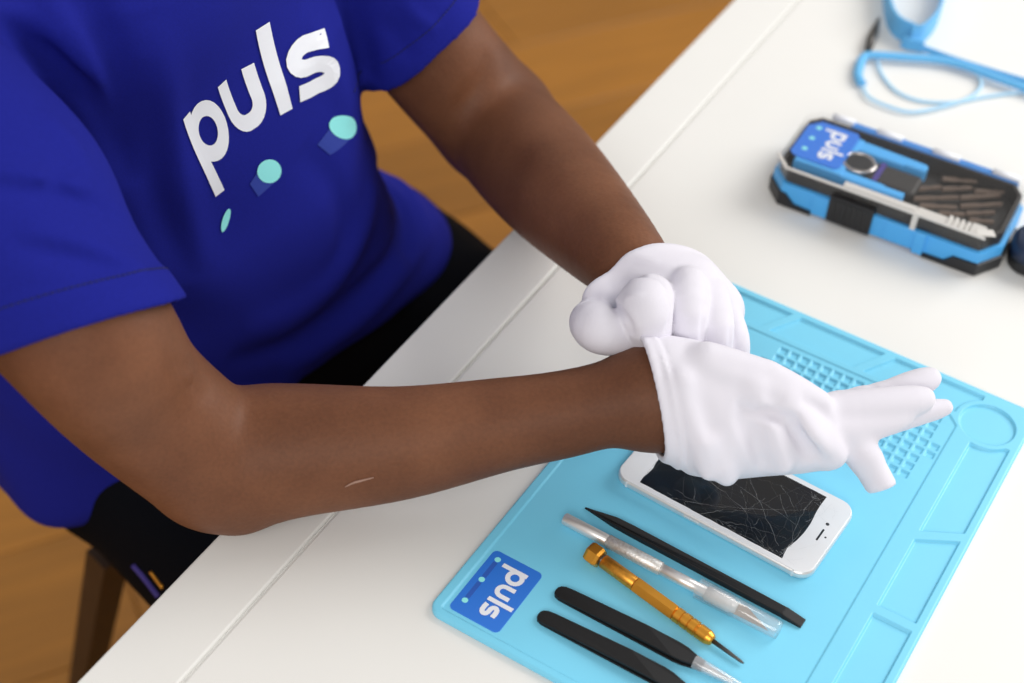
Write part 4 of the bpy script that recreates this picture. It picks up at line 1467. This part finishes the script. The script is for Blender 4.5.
# ---- the stitched hem of each sleeve
def hem_ring(c_, ax_, off, rad):
    out = []
    u_ = np.cross(ax_, np.array((0, 0, 1.0))); u_ /= np.linalg.norm(u_); v_ = np.cross(ax_, u_)
    for k_ in range(61):
        a_ = 2 * math.pi * k_ / 60
        d_ = u_ * math.cos(a_) + v_ * math.sin(a_)
        # slide along the arm so that the ring keeps its distance from the slanted opening
        s_ = off - float((d_ * rad) @ ax_)
        n_ = hem_n[id(c_)]
        t_ = (off - float((d_ * rad) @ n_)) / float(ax_ @ n_)
        q_ = c_ + ax_ * t_
        l_, nn_, i_, ds_ = tree.ray_cast(Vector(W(q_ + d_ * rad * 1.6)), Vector(-d_), rad)
        if l_ is not None: out.append(l_ + nn_ * 0.0002)
    return out


tree = BVHTree.FromPolygons([v.co.copy() for v in shirt_me.vertices], [tuple(p.vertices) for p in shirt_me.polygons])
_ar = (HEM_R - SR) / np.linalg.norm(HEM_R - SR); _al = (HEM_L - SL) / np.linalg.norm(HEM_L - SL)
_nr = _ar + NRX; _nl = _al + NRL
hem_n = {id(HEM_R): _nr / np.linalg.norm(_nr), id(HEM_L): _nl / np.linalg.norm(_nl)}
for c_, a_, r_ in ((HEM_R, _ar, 0.062), (HEM_L, _al, 0.056)):
    rg0 = hem_ring(c_, a_, -0.0215, r_)
    if len(rg0) > 20:
        sm = MB()
        for k_ in range(0, len(rg0) - 1):
            for h_ in (0.0, 0.5):
                s0 = rg0[k_].lerp(rg0[k_ + 1], h_); s1 = rg0[k_].lerp(rg0[k_ + 1], h_ + 0.36)
                if (s1 - s0).length < 0.01:
                    sm.tube([s0, s1], 0.0005, 5)
        so_ = sm.build('hem_stitching', MAT['thread'], shirt); so_['kind'] = 'stuff'

# ---- print on the chest, laid onto the cloth along the chest's normal
tree = BVHTree.FromPolygons([v.co.copy() for v in shirt_me.vertices], [tuple(p.vertices) for p in shirt_me.polygons])

P0 = hit(206, 165)
VX = (hit(332, 90) - P0) / WW
VY = (hit(257, 26) - hit(283, 112)) / 1.5
PN = np.cross(VX, VY); PN /= np.linalg.norm(PN)
# how the word lies on the draped cloth: place along the word, its middle line, its upright
WORD_LINE = [(-0.2, 186, 150, -22, -52), (0.0, 192, 145, -22, -52), (0.54, 209, 131, -22, -52), (1.62, 242, 101, -20, -54), (2.38, 275, 83, -17.7, -57), (3.05, 309, 63, -14, -61), (3.5, 333, 53, -12, -64)]
DOTS = [(227, 221, 3.2, 1.2, -3.6, 11.5), (269, 171, 12, 0, 0, 12), (343, 126, 11.5, 0, 0, 12)]
TRAILS = [((336, 116), (351, 134), (330, 155), (318, 145)), ((262, 163), (276, 181), (259, 197), (250, 184))]



def on_shirt(x, y, lift=0.0007):
    q = P0 + VX * x + VY * y
    o = Vector(W(q + PN * 0.25))
    loc, nrm, i, dist = tree.ray_cast(o, Vector(-PN), 0.6)
    if loc is None:
        return tuple(W(q))
    return tuple(loc + Vector(PN) * lift)


def uv(px, py):
    """print coordinates of a place on the shirt"""
    q = hit(px, py) - P0
    return np.linalg.lstsq(np.stack([VX, VY, PN], 1), q, rcond=None)[0][:2]


_top = np.array([uv(mx + ux * 0.5, my + uy * 0.5) for x_, mx, my, ux, uy in WORD_LINE])
_bot = np.array([uv(mx - ux * 0.5, my - uy * 0.5) for x_, mx, my, ux, uy in WORD_LINE])
_wx = [w_[0] for w_ in WORD_LINE]


def word_on_shirt(x, y):
    """the word follows the drape of the cloth"""
    t = [np.interp(x, _wx, _top[:, c_]) for c_ in (0, 1)]
    m = [np.interp(x, _wx, _bot[:, c_]) for c_ in (0, 1)]
    return on_shirt(m[0] + (t[0] - m[0]) * y, m[1] + (t[1] - m[1]) * y)


word_mesh(word_on_shirt).build('lettering', MAT['white_ink'], shirt)
for px_, py_, ax_, ay_, bx_, by_ in DOTS:
    c0_ = uv(px_, py_); ex_ = uv(px_ + ax_, py_ + ay_) - c0_; ey_ = uv(px_ + bx_, py_ + by_) - c0_
    disc_mesh(lambda a, b: on_shirt(*(c0_ + ex_ * a + ey_ * b), 0.0008), 0, 0, 1, 1, n=24).build('printed_dot', MAT['mint_ink'], shirt)
for q in TRAILS:
    grid_mesh(lambda a, b: on_shirt(a, b, 0.0005), *[uv(*c_) for c_ in q]).build('dot_trail', MAT['shirt_trail'], shirt)

# ---- gloves
GK = 1.0


L_FOLDS = []; R_FOLDS = []


def left_glove_base(P):
    back = chain(P, fine([(lerp(EL, WL, 0.90), 0.0320), (WL, 0.0306), (atd(645, 282, 1.050), 0.0300), (atd(668, 296, 1.040), 0.0260)], 3), 0.004)
    back = smin(back, chain(P, [(atd(650, 272, 1.060), 0.0255), (atd(688, 292, 1.045), 0.0220), (atd(706, 305, 1.050), 0.0200)], 0.01), 0.012)
    back = smin(back, chain(P, [(atd(655, 268, 1.070), 0.024), (atd(716, 312, 1.062), 0.0185)], 0.01), 0.012)
    back = smin(back, chain(P, [(atd(617, 275, 1.060), 0.0205), (atd(600, 294, 1.036), 0.0150)], 0.01), 0.012)
    fs = [
        [(atd(688, 286, 1.018), 0.0130), (atd(688, 315, 1.005), 0.0118), (atd(685, 348, 1.015), 0.0105), (atd(684, 366, 1.03), 0.010)],
        [(atd(709, 298, 1.032), 0.0130), (atd(716, 326, 1.018), 0.0112), (atd(714, 356, 1.026), 0.0102), (atd(711, 370, 1.04), 0.010)],
        [(atd(724, 314, 1.048), 0.0110), (atd(735, 338, 1.036), 0.0088), (atd(736, 358, 1.036), 0.0080), (atd(733, 372, 1.04), 0.008)],
    ]
    d = back
    for f in fs:
        d = smin(d, chain(P, fine(f, 3), 0.002), 0.0030)
    idx = chain(P, fine([(atd(660, 296, 1.040), 0.0120), (atd(648, 300, 0.998), 0.0158), (atd(646, 314, 0.988), 0.0160), (atd(651, 340, 1.002), 0.0125)], 3), 0.002)
    idx = smin(idx, rcone(P, atd(633, 303, 0.993), atd(622, 303, 0.992), 0.0095, 0.0038), 0.008)
    d = smin(d, idx, 0.0016)
    th = chain(P, fine([(atd(598, 316, 1.030), 0.0120), (atd(590, 321, 1.006), 0.0122), (atd(600, 328, 0.994), 0.0152), (atd(620, 336, 0.998), 0.0120)], 3), 0.003)
    d = smin(d, th, 0.0014)
    return d


LH = lambda *q: [march(left_glove_base, *c_) for c_ in q]
fold(L_FOLDS, LH((617, 296), (625, 283), (642, 275), (660, 279), (670, 294), (672, 314), (664, 336)), -0.0042, 0.0025)
fold(L_FOLDS, LH((579, 304), (597, 298), (617, 309), (628, 322), (632, 336)), -0.0040, 0.0024)
fold(L_FOLDS, LH((707, 298), (704, 318), (701, 342)), -0.0026, 0.0022)
fold(L_FOLDS, LH((732, 312), (731, 330), (729, 352)), -0.0015, 0.0022)
fold(L_FOLDS, LH((604, 284), (625, 266), (655, 268), (682, 280)), -0.0013, 0.0045)
fold(L_FOLDS, LH((622, 300), (632, 296), (644, 295)), 0.0010, 0.0022)
fold(L_FOLDS, LH((600, 270), (628, 256), (660, 262)), 0.0012, 0.0040)


def left_glove_sdf(P):
    d = left_glove_base(P) - fold_field(P, L_FOLDS)
    ax = (WL - EL) / np.linalg.norm(WL - EL)
    c = (lerp(EL, WL, 1.095)).astype(np.float32)
    cut = -((P - c) @ ax.astype(np.float32))
    d = d - 0.0012 * np.exp(-((cut + 0.004) / 0.003) ** 2)
    return smax(d, cut, 0.002)


lg = link_mesh('glove', sdf_mesh('glove', left_glove_sdf, WL - np.array((0.09, 0.16, 0.09)), WL + np.array((0.14, 0.08, 0.09)), 0.0013, smooth_it=1), MAT['glove'], person)
tag(lg, 'white cotton glove closed in a fist, pulling the other cuff')

# right glove: hand frame X along the fingers, Y across (towards the bottom of the picture), Z towards the viewer
G0_ = at(640, 402, 0.086); G1_ = at(900, 404, 0.082)
GX = (G1_ - G0_) / np.linalg.norm(G1_ - G0_)
GV = CAM_O - at(760, 405, 0.085); GV /= np.linalg.norm(GV)
GY = np.cross(GX, GV); GY /= np.linalg.norm(GY)
if GY @ CAM_U > 0: GY = -GY
GZ = np.cross(GX, GY)
if GZ @ GV < 0: GZ = -GZ
GS = float(np.linalg.norm(G1_ - G0_)) / 260.0             # metres per photograph pixel on the hand
gp_ = lambda px, py, z=0.0: G0_ + GX * (px - 640) * GS + GY * (py - 402) * GS + GZ * z
SECX = [632, 650, 670, 690, 720, 760, 800, 824, 845]
STOP = [334, 336, 337, 340, 348, 364, 384, 402, 428]
SBOT = [452, 458, 463, 473, 478, 474, 471, 467, 456]
SHZ = [0.0330, 0.0330, 0.0335, 0.0335, 0.0325, 0.0290, 0.0250, 0.0210, 0.012]


def right_glove_sdf(P):
    q = P - G0_.astype(np.float32)
    X = (q @ GX.astype(np.float32)) / GS + 640; Y = (q @ GY.astype(np.float32)) / GS + 402; Z = q @ GZ.astype(np.float32)
    top = np.interp(X, SECX, STOP); bot = np.interp(X, SECX, SBOT); hz = np.interp(X, SECX, SHZ)
    hy = (bot - top) / 2 * GS; yc = (bot + top) / 2
    k = (np.abs((Y - yc) * GS / hy) ** 2.3 + np.abs(Z / hz) ** 2.3) ** (1 / 2.3)
    d = (k - 1) * np.minimum(hy, hz) * 0.85
    d = smax(d, (X - 838) * GS, 0.012)
    # folds of the loose cuff
    for pts, r, kk in G_RIDGES:
        e = None
        for a, b in zip(pts[:-1], pts[1:]):
            x = rcone(P, a, b, r, r); e = x if e is None else np.minimum(e, x)
        d = smin(d, e, kk)
    for pts, r, kk in G_VALLEYS:
        e = None
        for a, b in zip(pts[:-1], pts[1:]):
            x = rcone(P, a, b, r, r); e = x if e is None else np.minimum(e, x)
        d = smax(d, -e, kk)
    # fingers held together
    core = chain(P, [(gp_(780, 424, -0.002), 0.0215), (gp_(825, 424, -0.004), 0.0160)], 0.01)
    fg = [
        [(gp_(820, 412, -0.014), 0.0110), (gp_(890, 396, -0.016), 0.0098), (gp_(920, 384, -0.016), 0.0088), (gp_(940, 376, -0.016), 0.0072)],
        [(gp_(815, 414, 0.003), 0.0130), (gp_(860, 407, 0.004), 0.0115), (gp_(895, 402, 0.003), 0.0105), (gp_(922, 397, 0.002), 0.0080)],
        [(gp_(815, 428, 0.007), 0.0120), (gp_(850, 425, 0.006), 0.0105), (gp_(880, 420, 0.005), 0.0085), (gp_(902, 414, 0.004), 0.0062)],
        [(gp_(820, 438, -0.006), 0.0110), (gp_(880, 423, -0.008), 0.0085), (gp_(920, 412, -0.008), 0.0072), (gp_(950, 405, -0.008), 0.0055)],
    ]
    for f in fg:
        core = smin(core, chain(P, fine(f, 3), 0.003), 0.0028)
    th = chain(P, [(gp_(840, 430, 0.002), 0.0120), (gp_(862, 456, 0.006), 0.0100), (gp_(879, 484, 0.005), 0.0095)], 0.004)
    tcut = ((P - gp_(878, 486, 0).astype(np.float32)) @ ((GX * 0.35 + GY * 0.94)).astype(np.float32))
    th = smax(th, tcut, 0.002)
    core = smin(core, th, 0.006)
    d = smin(d, core, 0.004)
    d = d - fold_field(P, R_FOLDS)
    # open cuff
    cn = GX * 0.978 - GY * -0.0 + GY * -0.205
    cut = -((P - gp_(648, 396).astype(np.float32)) @ (cn / np.linalg.norm(cn)).astype(np.float32))
    hyi = hy - 0.0046; hzi = hz - 0.0044
    ki = (np.abs((Y - yc) * GS / hyi) ** 2.3 + np.abs(Z / hzi) ** 2.3) ** (1 / 2.3)
    inner = np.maximum((ki - 1) * np.minimum(hyi, hzi) * 0.85, (X - 684) * GS)
    d = smax(d, -inner, 0.0015)
    d = d - 0.0007 * np.exp(-((cut + 0.0085) / 0.0012) ** 2) + 0.0005 * np.exp(-((cut + 0.0115) / 0.0015) ** 2)
    return smax(d, cut, 0.0015)


G_RIDGES = [([gp_(742, 392, 0.026), gp_(757, 430, 0.027), gp_(772, 462, 0.020)], 0.0040, 0.010),
            ([gp_(775, 398, 0.022), gp_(800, 430, 0.022), gp_(828, 452, 0.012)], 0.0070, 0.010),
            ([gp_(700, 356, 0.024), gp_(760, 372, 0.022), gp_(812, 400, 0.016)], 0.0060, 0.012),
            ([gp_(672, 380, 0.030), gp_(690, 440, 0.030), gp_(700, 470, 0.022)], 0.0030, 0.010),
            ([gp_(700, 440, 0.028), gp_(720, 474, 0.018)], 0.0040, 0.010)]
G_VALLEYS = [([gp_(752, 413, 0.033), gp_(779, 417, 0.030), gp_(808, 458, 0.024)], 0.0042, 0.004),
             ([gp_(735, 410, 0.036), gp_(752, 452, 0.033), gp_(760, 470, 0.026)], 0.0030, 0.010),
             ]
RH = lambda *q: [march(right_glove_sdf, *c_) for c_ in q]
_rf = [(RH((736, 404), (750, 411), (766, 414), (784, 417)), -0.0028, 0.0026),
       (RH((778, 402), (796, 418), (814, 436), (832, 458)), 0.0026, 0.0060),
       (RH((784, 420), (798, 438), (810, 462)), -0.0026, 0.0040),
       (RH((738, 412), (750, 436), (764, 468)), -0.0022, 0.0050),
       (RH((684, 352), (720, 372), (760, 384), (800, 402)), 0.0020, 0.0070),
       (RH((690, 384), (706, 420), (724, 470)), -0.0018, 0.0070),
       (RH((655, 340), (664, 380), (672, 420), (682, 462)), -0.0009, 0.0014),
       (RH((800, 400), (818, 408), (836, 424)), -0.0020, 0.0035)]
for a_ in _rf: fold(R_FOLDS, *a_)
rg_ = link_mesh('glove', sdf_mesh('glove', right_glove_sdf, gp_(795, 412) - np.array((0.13, 0.10, 0.10)), gp_(795, 412) + np.array((0.13, 0.10, 0.10)), 0.0016, smooth_it=1), MAT['glove'], person)
tag(rg_, 'white cotton glove half pulled on, cuff held open, fingers stretched out')

# ------------------------------------------------------------------ chair under the person
chair = empty('chair', (HIP[0], HIP[1], 0), math.atan2(hf[1], hf[0]))
tag(chair, 'dark wooden chair the person in blue sits on, one leg showing', 'chair')
MB().slab(rrect(-0.14, -0.178, 0.19, 0.178, 0.06, 6), 0.418, 0.437, 0.006, steps=2).build('seat', MAT['dark_wood'], chair)


def bar(pts, w):
    mb = MB(); v = []
    for (x, y, z), ww in zip(pts, w):
        v += [(x - ww, y - ww, z), (x + ww, y - ww, z), (x + ww, y + ww, z), (x - ww, y + ww, z)]
    f = [(0, 3, 2, 1), tuple(len(v) - 4 + k for k in range(4))]
    for i in range(len(v) // 4 - 1):
        for k in range(4):
            l = (k + 1) % 4
            f.append((i * 4 + k, i * 4 + l, i * 4 + 4 + l, i * 4 + 4 + k))
    return mb.add(v, f)


for s in (-1, 1):
    bar([(0.25, s * 0.205, 0.0), (0.15, s * 0.165, 0.420)], (0.010, 0.013)).build('leg', MAT['dark_wood'], chair)
    bar([(-0.105, s * 0.205, 0.0), (0.030, s * 0.190, 0.425)], (0.011, 0.014)).build('leg', MAT['dark_wood'], chair)
    MB().slab([(-0.12, s * 0.150 - 0.009), (0.17, s * 0.150 - 0.009), (0.17, s * 0.150 + 0.009), (-0.12, s * 0.150 + 0.009)], 0.385, 0.4185, 0.002, steps=1).build('rail', MAT['dark_wood'], chair)
    bar([(-0.145, s * 0.150, 0.42), (-0.215, s * 0.150, 0.86)], (0.012, 0.010)).build('back_post', MAT['dark_wood'], chair)
for z in (0.60, 0.70, 0.80):
    o_ = -0.145 - 0.07 * (z + 0.03 - 0.42) / 0.44
    MB().slab([(o_ - 0.006, -0.15), (o_ + 0.006, -0.15), (o_ + 0.006, 0.15), (o_ - 0.006, 0.15)], z, z + 0.05, 0.002, steps=1).build('back_slat', MAT['dark_wood'], chair)
